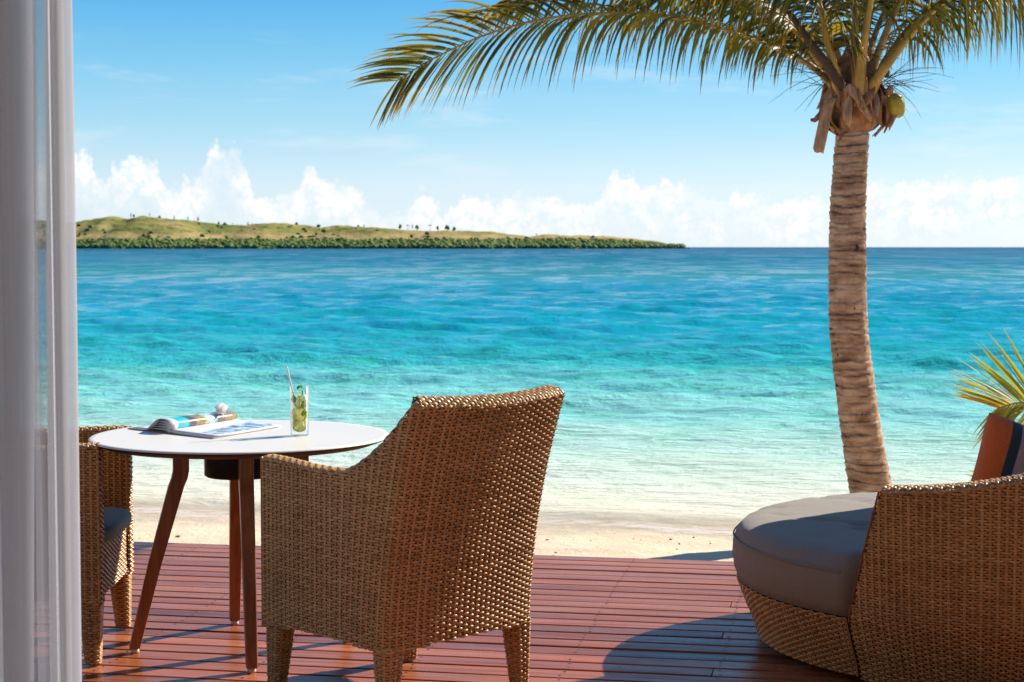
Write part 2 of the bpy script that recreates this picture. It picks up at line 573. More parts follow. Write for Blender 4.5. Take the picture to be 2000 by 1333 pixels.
m, t, b = new_mat('beach_sand')
g = t.n('ShaderNodeNewGeometry').outputs['Position']
n1 = t.noise(g, 3.0, 6.0, 0.6)
n2 = t.noise(g, 45.0, 5.0, 0.7)
n3 = t.noise(t.mapping(g, (9, 14, 9)), 1.0, 3.0, 0.5)
c = t.ramp(n1, [(0.3, (0.66, 0.50, 0.325)), (0.7, (0.78, 0.62, 0.43))])
c = t.mix(t.smooth(n2, 0.62, 0.72, 0.0, 0.6), c, (0.24, 0.165, 0.10))
c = t.mix(t.smooth(n3, 0.60, 0.70, 0.0, 0.35), c, (0.62, 0.53, 0.42))
zz = t.n('ShaderNodeSeparateXYZ', None, i0=g).outputs[2]
wet = t.smooth(t.math('ADD', zz, t.math('MULTIPLY', t.math('SUBTRACT', n1, 0.5), 0.02)), WATER_Z + 0.004, WATER_Z + 0.022, 1.0, 0.0)
c = t.mix(t.math('MULTIPLY', wet, 0.45), c, (0.68, 0.49, 0.32))
t.set(b.inputs['Base Color'], c)
t.set(b.inputs['Roughness'], t.math('SUBTRACT', 0.95, t.math('MULTIPLY', wet, 0.55)))
b.inputs['Specular IOR Level'].default_value = 0.3
t.set(b.inputs['Normal'], t.bump(t.math('ADD', t.math('MULTIPLY', n1, 1.0), t.math('MULTIPLY', n2, 0.25)), 0.7, 0.05))
M['sand'] = m
xs = np.linspace(-14, 16, 200)
ys = np.concatenate([np.linspace(2, 7, 8), np.linspace(7.2, 20, 160), np.linspace(20.5, 80, 40)])
X, Y = np.meshgrid(xs, ys)
dry = sstep(shore_y(X) - Y, 0.5, 2.0)
Zs = sand_z(X, Y)
bumps = np.array([mnoise.fractal(Vector((x * 1.6, y * 2.2, 3.1)), 0.9, 2.0, 4) for x, y in zip(X.ravel(), Y.ravel())]).reshape(X.shape)
Zs = Zs + dry * bumps * 0.034
sand = mesh_np('beach', np.stack([X, Y, Zs], -1).reshape(-1, 3), grid_faces(len(xs), len(ys)), M['sand'])
tag(sand, 'pale sand between the deck and the water', kind='structure')

# pebbles and bits of coral on the sand
acc = Acc()
ico = bmesh.new(); bmesh.ops.create_icosphere(ico, subdivisions=1, radius=1.0)
iv = np.array([v.co[:] for v in ico.verts]); itf = np.array([[v.index for v in f.verts] for f in ico.faces]); ico.free()
for i in range(300):
    x = random.uniform(-3.2, 4.2); y = random.uniform(7.7, 11.2)
    r_ = random.choice([0.004, 0.005, 0.007, 0.009, 0.014]) * random.uniform(0.7, 1.2)
    z = float(sand_z(x, y))
    sc = np.array([r_ * random.uniform(.8, 1.5), r_, r_ * random.uniform(.4, .8)])
    acc.add(iv * sc * (1 + rng.normal(0, .12, (len(iv), 1))) + [x, y, z + 0.004], itf, random.random())
m, t, b = new_mat('beach_pebble')
a = t.n('ShaderNodeAttribute', {'attribute_name': 'shade'}).outputs['Fac']
t.set(b.inputs['Base Color'], t.ramp(a, [(0.0, (0.12, 0.07, 0.04)), (0.5, (0.32, 0.22, 0.14)), (1.0, (0.6, 0.54, 0.46))]))
b.inputs['Roughness'].default_value = 0.9
tag(acc.build('pebbles', m, None, True, 'stuff'), 'small pebbles and coral bits scattered on the sand')

# sea ------------------------------------------------------------------------------------------------
m, t, b = new_mat('lagoon_water')
g = t.n('ShaderNodeNewGeometry').outputs['Position']
sp = t.n('ShaderNodeSeparateXYZ', None, i0=g)
dist = t.math('SUBTRACT', t.math('ADD', sp.outputs[1], t.math('MULTIPLY', t.math('MINIMUM', t.math('MAXIMUM', sp.outputs[0], -7.0), 9.0), 0.22)), 11.70)   # metres offshore
lg = t.math('DIVIDE', t.math('LOGARITHM', t.math('ADD', t.math('MAXIMUM', dist, 0.0), 2.0), 10.0), 3.5)
patch = t.noise(t.mapping(g, (0.02, 0.055, 1.0)), 1.0, 5.0, 0.6)
patch2 = t.noise(t.mapping(g, (0.004, 0.016, 1.0)), 1.0, 5.0, 0.6)


def LGv(d): return math.log10(d + 2.0) / 3.5


lgw = t.math('ADD', lg, t.math('MULTIPLY', t.math('SUBTRACT', patch, 0.5), 0.16))
lgw = t.math('ADD', lgw, t.math('MULTIPLY', t.math('SUBTRACT', patch2, 0.5), 0.10))


def LG(d): return math.log10(d + 2.0) / 3.5


colr = t.ramp(lgw, [(LG(0), (0.68, 0.59, 0.45)), (LG(1.6), (0.68, 0.70, 0.56)), (LG(4), (0.50, 0.70, 0.60)), (LG(8), (0.25, 0.61, 0.56)),
                    (LG(16), (0.045, 0.43, 0.45)), (LG(30), (0.006, 0.29, 0.40)), (LG(60), (0.003, 0.22, 0.34)),
                    (LG(110), (0.010, 0.21, 0.28)), (LG(200), (0.003, 0.15, 0.25)), (LG(420), (0.002, 0.128, 0.23)), (LG(2000), (0.001, 0.088, 0.185))])
# wavelet pattern: finer close to shore, longer wind streaks far out
def band(a, b_, c_, d_):
    return t.math('MULTIPLY', t.smooth(lg, LGv(a), LGv(b_)), t.smooth(lg, LGv(c_), LGv(d_), 1.0, 0.0))


wob_ = t.noise(t.mapping(g, (0.5, 0.5, 1.0)), 1.0, 3.0)
gw = t.vmath('ADD', g, t.n('ShaderNodeCombineXYZ', None, i0=0.0, i1=t.math('MULTIPLY', wob_, 1.2)).outputs[0])
s0 = t.noise(t.mapping(gw, (1.5, 3.6, 1.0)), 1.0, 7.0, 0.66)
s1 = t.noise(t.mapping(gw, (0.75, 0.95, 1.0), (3.1, 7.7, 0)), 1.0, 8.0, 0.70)
s2 = t.noise(t.mapping(gw, (0.55, 0.36, 1.0), (9.1, 1.7, 0)), 1.0, 8.0, 0.70)
s3 = t.noise(t.mapping(gw, (0.36, 0.115, 1.0), (5.1, 4.7, 0)), 1.0, 8.0, 0.66)
s4 = t.noise(t.mapping(gw, (0.20, 0.030, 1.0), (2.2, 8.7, 0)), 1.0, 8.0, 0.66)
ws = [t.smooth(lg, LGv(6), LGv(12), 1.0, 0.0), band(6, 12, 20, 36), band(20, 36, 60, 100), band(60, 100, 190, 320), t.smooth(lg, LGv(190), LGv(320))]
sd = None
for q_, w_ in zip((s0, s1, s2, s3, s4), ws):
    p_ = t.math('MULTIPLY', q_, w_)
    sd = p_ if sd is None else t.math('ADD', sd, p_)
tealish = t.mix(1.0, colr, (0.62, 0.87, 0.74), 'MULTIPLY')
shoreward = t.smooth(lg, LGv(1), LGv(10))
colr = t.mix(t.math('MULTIPLY', t.smooth(sd, 0.435, 0.485, 0.70, 0.0), shoreward), colr, tealish)
fleck = t.math('MULTIPLY', t.smooth(t.noise(t.mapping(g, (0.9, 0.22, 1.0), (1.3, 2.2, 0)), 1.0, 4.0, 0.7), 0.725, 0.745), t.smooth(lg, LGv(25), LGv(60)))
colr = t.mix(fleck, colr, (0.85, 0.88, 0.88))
t.set(b.inputs['Base Color'], colr)
b.inputs['Roughness'].default_value = 1.0
b.inputs['Specular IOR Level'].default_value = 0.0
w1 = t.noise(t.mapping(g, (1.9, 5.2, 1.0)), 1.0, 6.0, 0.60, 0.5)
hgt = t.math('ADD', t.math('MULTIPLY', t.math('MULTIPLY', w1, 0.20), t.smooth(lg, LGv(14), LGv(40), 1.0, 0.15)), t.math('MULTIPLY', sd, 0.45))
hgt = t.math('MULTIPLY', hgt, t.smooth(lg, LGv(0), LGv(9), 0.30, 1.0))
NRM = t.bump(hgt, 0.85, 0.5)
t.set(b.inputs['Normal'], NRM)
# rough-sea reflectance: wavelets tilt towards the eye, so far water mirrors less than a flat sheet would
frn = t.smooth(t.n('ShaderNodeFresnel', None, IOR=1.33, Normal=NRM).outputs[0], 0.12, 0.75)
cap = t.math('MINIMUM', t.smooth(lg, LGv(1), LGv(18), 0.10, 0.80), t.smooth(lg, LGv(40), LGv(260), 0.80, 0.24))
crest = t.smooth(sd, 0.475, 0.575, 0.20, 1.0)
glw = t.n('ShaderNodeBsdfGlossy', None, Color=(1, 1, 1), Roughness=0.10, Normal=NRM)
water = t.n('ShaderNodeMixShader', None, i0=t.math('MULTIPLY', t.math('MULTIPLY', frn, cap), crest), i1=b.outputs[0], i2=glw.outputs[0])
tp = t.n('ShaderNodeBsdfTransparent', None, Color=(0.97, 0.99, 0.97))
gl = t.n('ShaderNodeBsdfGlossy', None, Color=(1, 1, 1), Roughness=0.08, Normal=NRM)
shal = t.n('ShaderNodeMixShader', None, i0=0.06, i1=tp.outputs[0], i2=gl.outputs[0])
fm = t.smooth(t.math('ADD', dist, t.math('MULTIPLY', t.math('SUBTRACT', s0, 0.5), 0.5)), -0.30, 0.9, 0.0, 1.0)
mx = t.n('ShaderNodeMixShader', None, i0=fm, i1=shal.outputs[0], i2=water.outputs[0])
# thin broken foam where the water laps the sand
d_f = t.math('ADD', dist, t.math('MULTIPLY', t.math('SUBTRACT', t.noise(t.mapping(g, (0.7, 0.5, 1.0)), 1.0, 4.0, 0.6), 0.5), 1.3))
lace = t.noise(t.mapping(g, (7.0, 16.0, 1.0)), 1.0, 5.0, 0.7)
fo = t.math('MULTIPLY', t.math('MULTIPLY', t.smooth(d_f, -0.16, -0.05), t.smooth(d_f, 0.0, 0.28, 1.0, 0.0)), t.smooth(lace, 0.40, 0.56))
foam = t.n('ShaderNodeBsdfDiffuse', None, Color=(0.84, 0.84, 0.82))
mx3 = t.n('ShaderNodeMixShader', None, i0=t.math('MULTIPLY', fo, 0.38), i1=mx.outputs[0], i2=foam.outputs[0])
t.set(m.node_tree.nodes['Material Output'].inputs[0], mx3.outputs[0])
M['sea'] = m

yp = np.concatenate([np.linspace(1160, 487, 640), [486, 485.2, 484.6, 484.2, 483.9]])
yr = 1.905 * 3333.0 / (yp - 483.2)
cu = np.linspace(-0.62, 0.62, 600)
Yw = np.repeat(yr[:, None], len(cu), 1)
Xw = cu[None, :] * (yr[:, None] + 6)
Zw = np.zeros_like(Xw)
dY = np.gradient(yr)[:, None]
dX = (1.24 * (yr + 6) / 600)[:, None]
wr = np.random.default_rng(5)
for i in range(84):
    lam = 0.34 * (4.6 / 0.34) ** wr.random()
    th = wr.normal(-0.25, 0.55)
    kx, ky = 2 * np.pi / lam * math.sin(th), -2 * np.pi / lam * math.cos(th)
    amp = 0.0088 * lam ** 0.60 * wr.uniform(0.6, 1.4)
    res = np.maximum(abs(dY) * abs(math.cos(th)), dX * abs(math.sin(th)) + 1e-6)
    w = 1 - sstep(res, lam * 0.22, lam * 0.5)
    env = 0.45 + 0.55 * np.sin(Xw * 2 * np.pi / (lam * 5.3) + Yw * 2 * np.pi / (lam * 7.1) + wr.uniform(0, 6.28))
    s = np.sin(kx * Xw + ky * Yw + wr.uniform(0, 6.28) + 0.5 * np.sin(Xw / (lam * 2.3)))
    Zw += amp * w * env * (s + 0.25 * (s * s - 0.5) * 1.6)
offs = Yw - shore_y(np.clip(Xw, -14, 14))
Zw *= 0.18 + 0.82 * sstep(offs, 0.5, 16.0)
Zw = WATER_Z + Zw
sea = mesh_np('sea', np.stack([Xw, Yw, Zw], -1).reshape(-1, 3), grid_faces(len(cu), len(yr)), M['sea'])
tag(sea, 'turquoise lagoon deepening to blue at the horizon', kind='structure')
m2, t2, b2 = new_mat('far_sea_water')
b2.inputs['Base Color'].default_value = (0.002, 0.085, 0.19, 1)
b2.inputs['Roughness'].default_value = 0.3
far = np.array([[-60000, yr[-1] - 30, WATER_Z - .3], [60000, yr[-1] - 30, WATER_Z - .3], [60000, 59000, WATER_Z - .3], [-60000, 59000, WATER_Z - .3]])
tag(mesh_np('open_sea', far, [[0, 1, 2, 3]], m2, smooth=False), kind='structure')
bed = np.array([[-3000, 14, -4.2], [3000, 14, -4.2], [6000, 9000, -4.2], [-6000, 9000, -4.2]])
tag(mesh_np('sea_bed', bed, [[0, 1, 2, 3]], M['sand'], smooth=False), kind='structure')

# hills across the water --------------------------------------------------------------------------------
D0 = 2200.0
PXM = D0 / 3333.0                              # metres per photo pixel at that distance
ridge_px = np.array([(-900, 470), (-600, 430), (-300, 440), (0, 425), (100, 436), (150, 431), (190, 423), (215, 428), (262, 421), (300, 428), (350, 431), (400, 438),
                     (450, 443), (520, 440), (600, 443), (700, 445), (780, 447), (860, 449), (930, 455), (1000, 459),
                     (1080, 463), (1180, 464), (1250, 467), (1290, 472), (1320, 479), (1336, 486)], float)


def ridge_h(x):
    return np.interp(x, (ridge_px[:, 0] - 1000) * PXM * 1.06, (485.5 - ridge_px[:, 1]) * PXM * 1.10)


def coast_y(x):
    x = np.asarray(x, float)
    return D0 - 20 + 14 * np.sin(x / 61.0) + 8 * np.sin(x / 23.0 + 1) + np.clip(x - 60, 0, 400) * 0.10


xs = np.linspace(-1500, 250, 420)
vs = np.concatenate([np.linspace(-0.06, 1, 60), np.linspace(1.05, 2.2, 16)])
X, V = np.meshgrid(xs, vs)
Yh = coast_y(X) + V * 240
prof = np.where(V < 1, 0.10 * sstep(V, -0.02, 0.03) + 0.90 * sstep(V, 0.05, 1.02) ** 1.15, 1 - 0.5 * (V - 1))
Hh = ridge_h(X) * prof
nz = np.array([mnoise.fractal(Vector((x / 60, y / 70, 1.7)), 0.8, 2.0, 6) for x, y in zip(X.ravel(), Yh.ravel())]).reshape(X.shape)
Hh = Hh + nz * 4.2 * sstep(V, 0.1, 0.5) * np.clip(ridge_h(X) / 16, 0, 1)
Hh = np.where(V < 0, -3.0, Hh) + WATER_Z
m, t, b = new_mat('grassy_hill')
g = t.n('ShaderNodeNewGeometry').outputs['Position']
n1 = t.noise(t.mapping(g, (1, 1, 3)), 0.011, 6.0, 0.6)
n2 = t.noise(g, 0.06, 5.0, 0.65)
c = t.ramp(n1, [(0.32, (0.12, 0.15, 0.040)), (0.48, (0.25, 0.235, 0.075)), (0.62, (0.38, 0.29, 0.115)), (0.75, (0.46, 0.33, 0.16))])
c = t.mix(t.smooth(n2, 0.50, 0.66, 0.0, 0.70), c, (0.090, 0.110, 0.042))
hz = t.n('ShaderNodeSeparateXYZ', None, i0=g).outputs[2]
c = t.mix(t.math('MULTIPLY', t.smooth(hz, 9.0, 16.0), t.smooth(hz, 15.0, 24.0, 0.65, 0.0)), c, (0.50, 0.335, 0.165))
t.set(b.inputs['Base Color'], c)
b.inputs['Roughness'].default_value = 1.0
b.inputs['Specular IOR Level'].default_value = 0.0
t.set(b.inputs['Normal'], t.bump(t.math('ADD', n2, n1), 0.6, 6.0))
hill = mesh_np('hills', np.stack([X, Yh, Hh], -1).reshape(-1, 3), grid_faces(len(xs), len(vs)), m)
tag(hill, 'low grassy hills across the water ending in a point', kind='structure')

m, t, b = new_mat('far_foliage')
a = t.n('ShaderNodeAttribute', {'attribute_name': 'shade'}).outputs['Fac']
n = t.noise(t.coord('Object'), 0.5, 4.0, 0.7)
s = t.math('ADD', t.math('MULTIPLY', a, 0.8), t.math('MULTIPLY', n, 0.2), clamp=True)
t.set(b.inputs['Base Color'], t.ramp(s, [(0.15, (0.055, 0.095, 0.020)), (0.5, (0.12, 0.175, 0.026)), (0.9, (0.20, 0.25, 0.036))]))
b.inputs['Roughness'].default_value = 0.9
M['far_leaf'] = m
ico = bmesh.new(); bmesh.ops.create_icosphere(ico, subdivisions=2, radius=1.0)
iv2 = np.array([v.co[:] for v in ico.verts]); itf2 = np.array([[v.index for v in f.verts] for f in ico.faces]); ico.free()


def blob(acc, c, r, shade, hi=False, rough=0.22):
    v, f = (iv2, itf2) if hi else (iv, itf)
    acc.add(v * np.asarray(r) * (1 + rng.normal(0, rough, (len(v), 1))) + np.asarray(c), f, shade)


acc = Acc()
for i in range(7500):
    x = random.uniform(-1480, 222)
    fr = np.clip((222 - x) / 90, 0.25, 1)
    y = float(coast_y(x)) + random.uniform(-2, 46)
    r_ = random.uniform(1.3, 3.0) * (0.6 + 0.4 * fr)
    back = (y - float(coast_y(x))) / 46
    zz_ = WATER_Z + 1.2 + back * 9.0 * fr + random.uniform(0, 2.0)
    blob(acc, (x, y, zz_), (r_ * random.uniform(1, 1.5), r_, r_ * random.uniform(.75, 1.25)), np.clip(rng.normal(0.46, 0.09), 0, 1), False, 0.18)
tag(acc.build('mangrove_belt', M['far_leaf'], None, True, 'stuff'), 'continuous green mangrove belt along the far shore')

# scrub clumps on the slopes as one mass
acc = Acc()
for cx, cv_, n_, sp_ in ((-470, .28, 26, 16), (-270, .35, 46, 24), (-560, .30, 10, 12), (-395, .33, 10, 14), (-120, .45, 18, 30), (60, .5, 60, 50), (120, .45, 70, 40),
                         (-620, .6, 20, 40), (-330, .8, 24, 70), (-30, .4, 20, 30)):
    for i in range(n_):
        x = cx + random.gauss(0, sp_); v_ = np.clip(cv_ + random.gauss(0, .12), 0.1, 1.0)
        y = float(coast_y(x)) + v_ * 240
        h = float(ridge_h(x)) * (0.10 + 0.90 * float(sstep(v_, 0.05, 1.02)) ** 1.15)
        r_ = random.uniform(1.3, 3.2)
        blob(acc, (x, y, WATER_Z + h + r_ * .5), (r_ * 1.3, r_, r_), random.uniform(0.0, 0.45))
tag(acc.build('hillside_scrub', M['far_leaf'], None, True, 'stuff'), 'dark scrub scattered over the far slopes')


def far_tree(name, kind):
    acc = Acc(); tr = Acc()
    if kind == 'round':
        v, f = tube([(0, 0, -1), (0.1, 0, 1.0), (0.2, 0, 2.6)], [0.32, 0.26, 0.16], 6); tr.add(v, f)
        for i in range(9):
            a = random.uniform(0, 6.28); q = random.uniform(0.2, 1.9)
            blob(acc, (q * math.cos(a), q * math.sin(a), random.uniform(1.2, 4.2)), random.uniform(0.9, 1.6), random.uniform(0, .5), False, .25)
    elif kind == 'tall':
        v, f = tube([(0, 0, -1), (0.1, 0, 3.0), (0.0, 0, 7.4)], [0.26, 0.20, 0.08], 6); tr.add(v, f)
        for i in range(11):
            z = 2.6 + i * 0.5; q = 1.3 * (1 - i / 13)
            blob(acc, (random.gauss(0, .35), random.gauss(0, .35), z), (q, q, .6), random.uniform(0, .45), False, .28)
    else:
        v, f = tube([(0, 0, -1), (0.5, 0, 2.6), (0.8, 0, 4.6)], [0.25, 0.18, 0.14], 6); tr.add(v, f)
        for i in range(10):
            a = i * 0.628
            p = [(0.8, 0, 4.6), (0.8 + 1.0 * math.cos(a), 1.0 * math.sin(a), 5.3), (0.8 + 2.0 * math.cos(a), 2.0 * math.sin(a), 4.2)]
            v, f = tube(catmull(p, 5), [.22, .3, .3, .22, .06], 4); acc.add(v, f, .2)
    root = thing(name, '', 'tree')
    tr.build('trunk', M['twig'], root)
    acc.build('crown', M['far_leaf'], root)
    return root


def copy_tree(o, parent=None):
    c = o.copy(); COL.objects.link(c)
    if parent is not None: c.parent = parent
    for ch in list(o.children):
        copy_tree(ch, c)
    return c


protos = {'round': (far_tree('round_tree', 'round'), 'small dark round-crowned tree on the ridge of the far hills'),
          'tall': (far_tree('conifer_tree', 'tall'), 'slim dark conifer-like tree standing on the far skyline'),
          'palm': (far_tree('far_palm', 'palm'), 'tiny palm with a bent trunk on the far skyline')}
spots = [(782, 'round', 1.35), (797, 'palm', 1.1), (815, 'round', 1.25), (842, 'palm', 1.25), (856, 'round', 1.1), (874, 'round', 1.5), (888, 'round', 1.2), (806, 'tall', 0.9),
         (259, 'tall', .9), (266, 'round', .9), (300, 'tall', .7), (320, 'round', .8), (347, 'tall', .8), (372, 'tall', .8), (390, 'tall', 1.0), (428, 'round', .9),
         (486, 'tall', .9), (494, 'tall', .7), (502, 'round', .8), (560, 'round', .8), (578, 'round', 1.2), (700, 'round', .9), (712, 'tall', .7), (1048, 'tall', .6), (1066, 'round', .6), (455, 'tall', .6)]
ORD = ['leftmost', 'second from the left', 'third from the left', 'fourth from the left', 'fifth from the left', 'sixth from the left', 'seventh from the left',
       'eighth from the left', 'ninth from the left', 'tenth from the left', 'eleventh from the left', 'twelfth from the left', 'rightmost']
rank = {}
for kd in protos:
    row = sorted(p_[0] for p_ in spots if p_[1] == kd)
    for q_, px in enumerate(row):
        rank[(px, kd)] = 'rightmost' if q_ == len(row) - 1 else ORD[q_]
used = set()
for px, kd, sc in spots:
    base, lab = protos[kd]
    o = base if kd not in used else copy_tree(base)
    used.add(kd)
    v_ = 1.0
    x = (px - 1000) * (D0 + 220) / 3333.0
    y = float(coast_y(x)) + v_ * 240
    h = float(ridge_h(x)) - 0.6
    o.location = (x, y, WATER_Z + h)
    o.scale = (sc, sc, sc)
    o.rotation_euler = (0, 0, random.uniform(0, 6.28))
    lab = rank[(px, kd)] + {'round': ' of the dark round-crowned trees on the far ridge', 'tall': ' of the slim conifer-like trees on the far skyline', 'palm': ' of the two tiny bent palms on the far skyline'}[kd]
    tag(o, lab, 'tree', {'round': 'round trees on the far ridge', 'tall': 'conifer-like trees on the far ridge', 'palm': 'palms on the far ridge'}[kd])
# headland rock at the very tip
acc = Acc()
for i in range(14):
    x = random.uniform(208, 226)
    blob(acc, (x, float(coast_y(x)) - 4 + random.uniform(-3, 3), WATER_Z + random.uniform(-.4, 1.2)), random.uniform(.8, 2.2), 0.0, False, .3)
o = acc.build('headland_rocks', M['twig'], None, True, 'stuff')
tag(o, 'dark rocks at the tip of the far point')


# ------------------------------------------------------------------ woven wicker
def weave(P, u0, u1, v0, v1, inside, pu=0.0225, pv=0.0086, amp=0.0041, lift=0.0, flip=1.0, seed=0, uper=4):
    """Strands over a surface P(u,v)->(n,3): horizontals going over and under upright stakes. -> verts, quads, shade"""
    lr = np.random.default_rng(seed)
    nc = max(2, int(round((u1 - u0) / pu))); pu = (u1 - u0) / nc
    nr = max(2, int(round((v1 - v0) / pv))); pv = (v1 - v0) / nr

    def surf(u, v):
        e = 1e-3
        p = P(u, v)
        du = P(u + e, v) - P(u - e, v)
        dv = P(u, v + e) - P(u, v - e)
        n = np.cross(du, dv) * flip
        n /= np.linalg.norm(n, axis=-1, keepdims=True) + 1e-12
        return p, n
    V, F, S, base = [], [], [], 0
    # horizontals
    us = np.linspace(u0, u1, nc * uper + 1)
    r = np.arange(nr)
    vr = v0 + (r + 0.5) * pv
    ko = np.array([-0.50, -0.24, 0.24, 0.50]) * pv * 0.86
    kh = np.array([-0.0020, 0.0002, 0.0002, -0.0020])
    RR, UU, KK = np.meshgrid(np.arange(nr), np.arange(len(us)), np.arange(4), indexing='ij')
    u = us[UU]
    wave = np.cos(np.pi * (u - u0) / pu + np.pi * RR)
    wave = np.sign(wave) * np.abs(wave) ** 0.7
    jit = lr.normal(0, 0.0006, (nr, 1, 1))
    h = lift + amp * wave + kh[KK] + jit
    v = vr[RR] + ko[KK] + lr.normal(0, 0.0004, (nr, len(us), 1))
    p, n = surf(u.ravel(), v.ravel())
    pts = p + n * h.ravel()[:, None]
    ins = inside(us[None, :].repeat(nr, 0), vr[:, None].repeat(len(us), 1))
    ok = ins[:, :-1] & ins[:, 1:]
    idx = np.arange(RR.size).reshape(RR.shape)
    q = np.stack([idx[:, :-1, :-1], idx[:, 1:, :-1], idx[:, 1:, 1:], idx[:, :-1, 1:]], -1)
    q = q[ok].reshape(-1, 4)
    shade = np.clip(lr.normal(0.50, 0.08, (nr, 1, 1)) + lr.normal(0, 0.14, (nr, nc * uper // 2 // 2 + 2, 1))[:, (UU[0, :, 0] // (uper))[: len(us)] // 2, :], 0, 1)
    shade = np.broadcast_to(shade, RR.shape)
    V.append(pts); F.append(q); S.append(shade.ravel()); base += len(pts)
    # stakes
    cs = u0 + np.arange(nc + 1) * pu
    vs = np.linspace(v0, v1, nr + 1)
    ko = np.array([-0.5, 0.0, 0.5]) * pu * 0.40
    kh = np.array([-0.0012, 0.0024, -0.0012])
    CC, VV, KK = np.meshgrid(np.arange(nc + 1), np.arange(nr + 1), np.arange(3), indexing='ij')
    u = cs[CC] + ko[KK]
    h = lift + kh[KK]
    p, n = surf(u.ravel(), vs[VV].ravel())
    pts = p + n * h.ravel()[:, None]
    ins = inside(cs[:, None].repeat(nr + 1, 1), vs[None, :].repeat(nc + 1, 0))
    ok = ins[:, :-1] & ins[:, 1:]
    idx = np.arange(CC.size).reshape(CC.shape) + base
    q = np.stack([idx[:, :-1, :-1], idx[:, :-1, 1:], idx[:, 1:, 1:], idx[:, 1:, :-1]], -1)[ok].reshape(-1, 4)
    V.append(pts); F.append(q); S.append(np.broadcast_to(np.clip(lr.normal(.5, .18, (nc + 1, 1, 1)), 0, 1), CC.shape).ravel())
    V = np.concatenate(V); F = np.concatenate(F); S = np.concatenate(S)
    keep = np.unique(F)
    mp = np.full(len(V), -1); mp[keep] = np.arange(len(keep))
    F = mp[F]
    if flip < 0: F = F[:, ::-1]
    return V[keep], F, S[keep]


def always(u, v): return np.ones(np.shape(u), bool)


# ------------------------------------------------------------------ wicker armchair
CH_W, CH_F, CH_B = 0.305, 0.295, -0.285        # half width, front y, rear y
SEAT_BOT, ARM_Z, BACK_Z, TH = 0.205, 0.725, 0.947, 0.062


def lean(z):
    k = np.clip((z - 0.22) / 0.735, -0.3, 1.1)
    return 0.026 * k + 0.126 * np.sign(k) * np.abs(k) ** 1.9


def make_path(inset):
    """plan of the U-shaped shell: left arm front -> rear -> right arm front; returns function s -> (x, y) and length marks"""
    w, yb = CH_W - inset, CH_B + inset
    rc = max(0.012, 0.030 - inset * 0.3)
    pts = []
    for y in np.linspace(CH_F, yb + rc, 60): pts.append((-w - 0.012 * math.sin(math.pi * np.clip((y - yb) / (CH_F - yb), 0, 1)), y))
    for a in np.linspace(0, math.pi / 2, 12)[1:]: pts.append((-w + rc - rc * math.cos(a), yb + rc - rc * math.sin(a)))
    left_end = len(pts) - 1
    for x in np.linspace(-w + rc, w - rc, 60)[1:-1]: pts.append((x, yb - 0.035 * (1 - (x / (w - rc)) ** 2)))
    right = [(-x, y) for x, y in reversed(pts[:left_end + 1])]
    pts = np.array(pts + right)
    d = np.concatenate([[0], np.cumsum(np.linalg.norm(np.diff(pts, axis=0), axis=1))])
    return pts, d, d[left_end], d[len(pts) - 1 - left_end]


def make_shell(inset):
    pts, d, sl, sr = make_path(inset)

    def base(s):
        return np.interp(s, d, pts[:, 0]), np.interp(s, d, pts[:, 1])

    def P(s, z):
        s = np.asarray(s, float); z = np.asarray(z, float)
        ss = np.clip(s, 0, d[-1])
        x, y = base(ss)
        y = y + np.where(s < 0, -s, 0) + np.where(s > d[-1], s - d[-1], 0)
        wgt = sstep(-y, -0.02, 0.30)
        yy = y - lean(z) * wgt
        top_flare = 1 + 0.020 * sstep(z, 0.6, 0.96) * wgt
        return np.stack([x * top_flare, yy, z], -1)

    def topz(s):
        x, y = base(np.clip(s, 0, d[-1]))
        k = np.clip((-0.075 - y) / 0.19, 0, 1)
        side = ARM_Z + 0.010 * sstep(y, 0.0, 0.28) + (BACK_Z - ARM_Z) * (0.35 * k + 0.65 * k ** 2.2)
        dip = -0.012 * (1 - np.clip(np.abs(x) / 0.30, 0, 1) ** 2) * (k >= 1)
        return side + dip
    return P, topz, d, sl, sr


def bot_z(y):
    return SEAT_BOT + 0.018 * np.sin(np.pi * np.clip((y - CH_B) / (CH_F - CH_B), 0, 1))


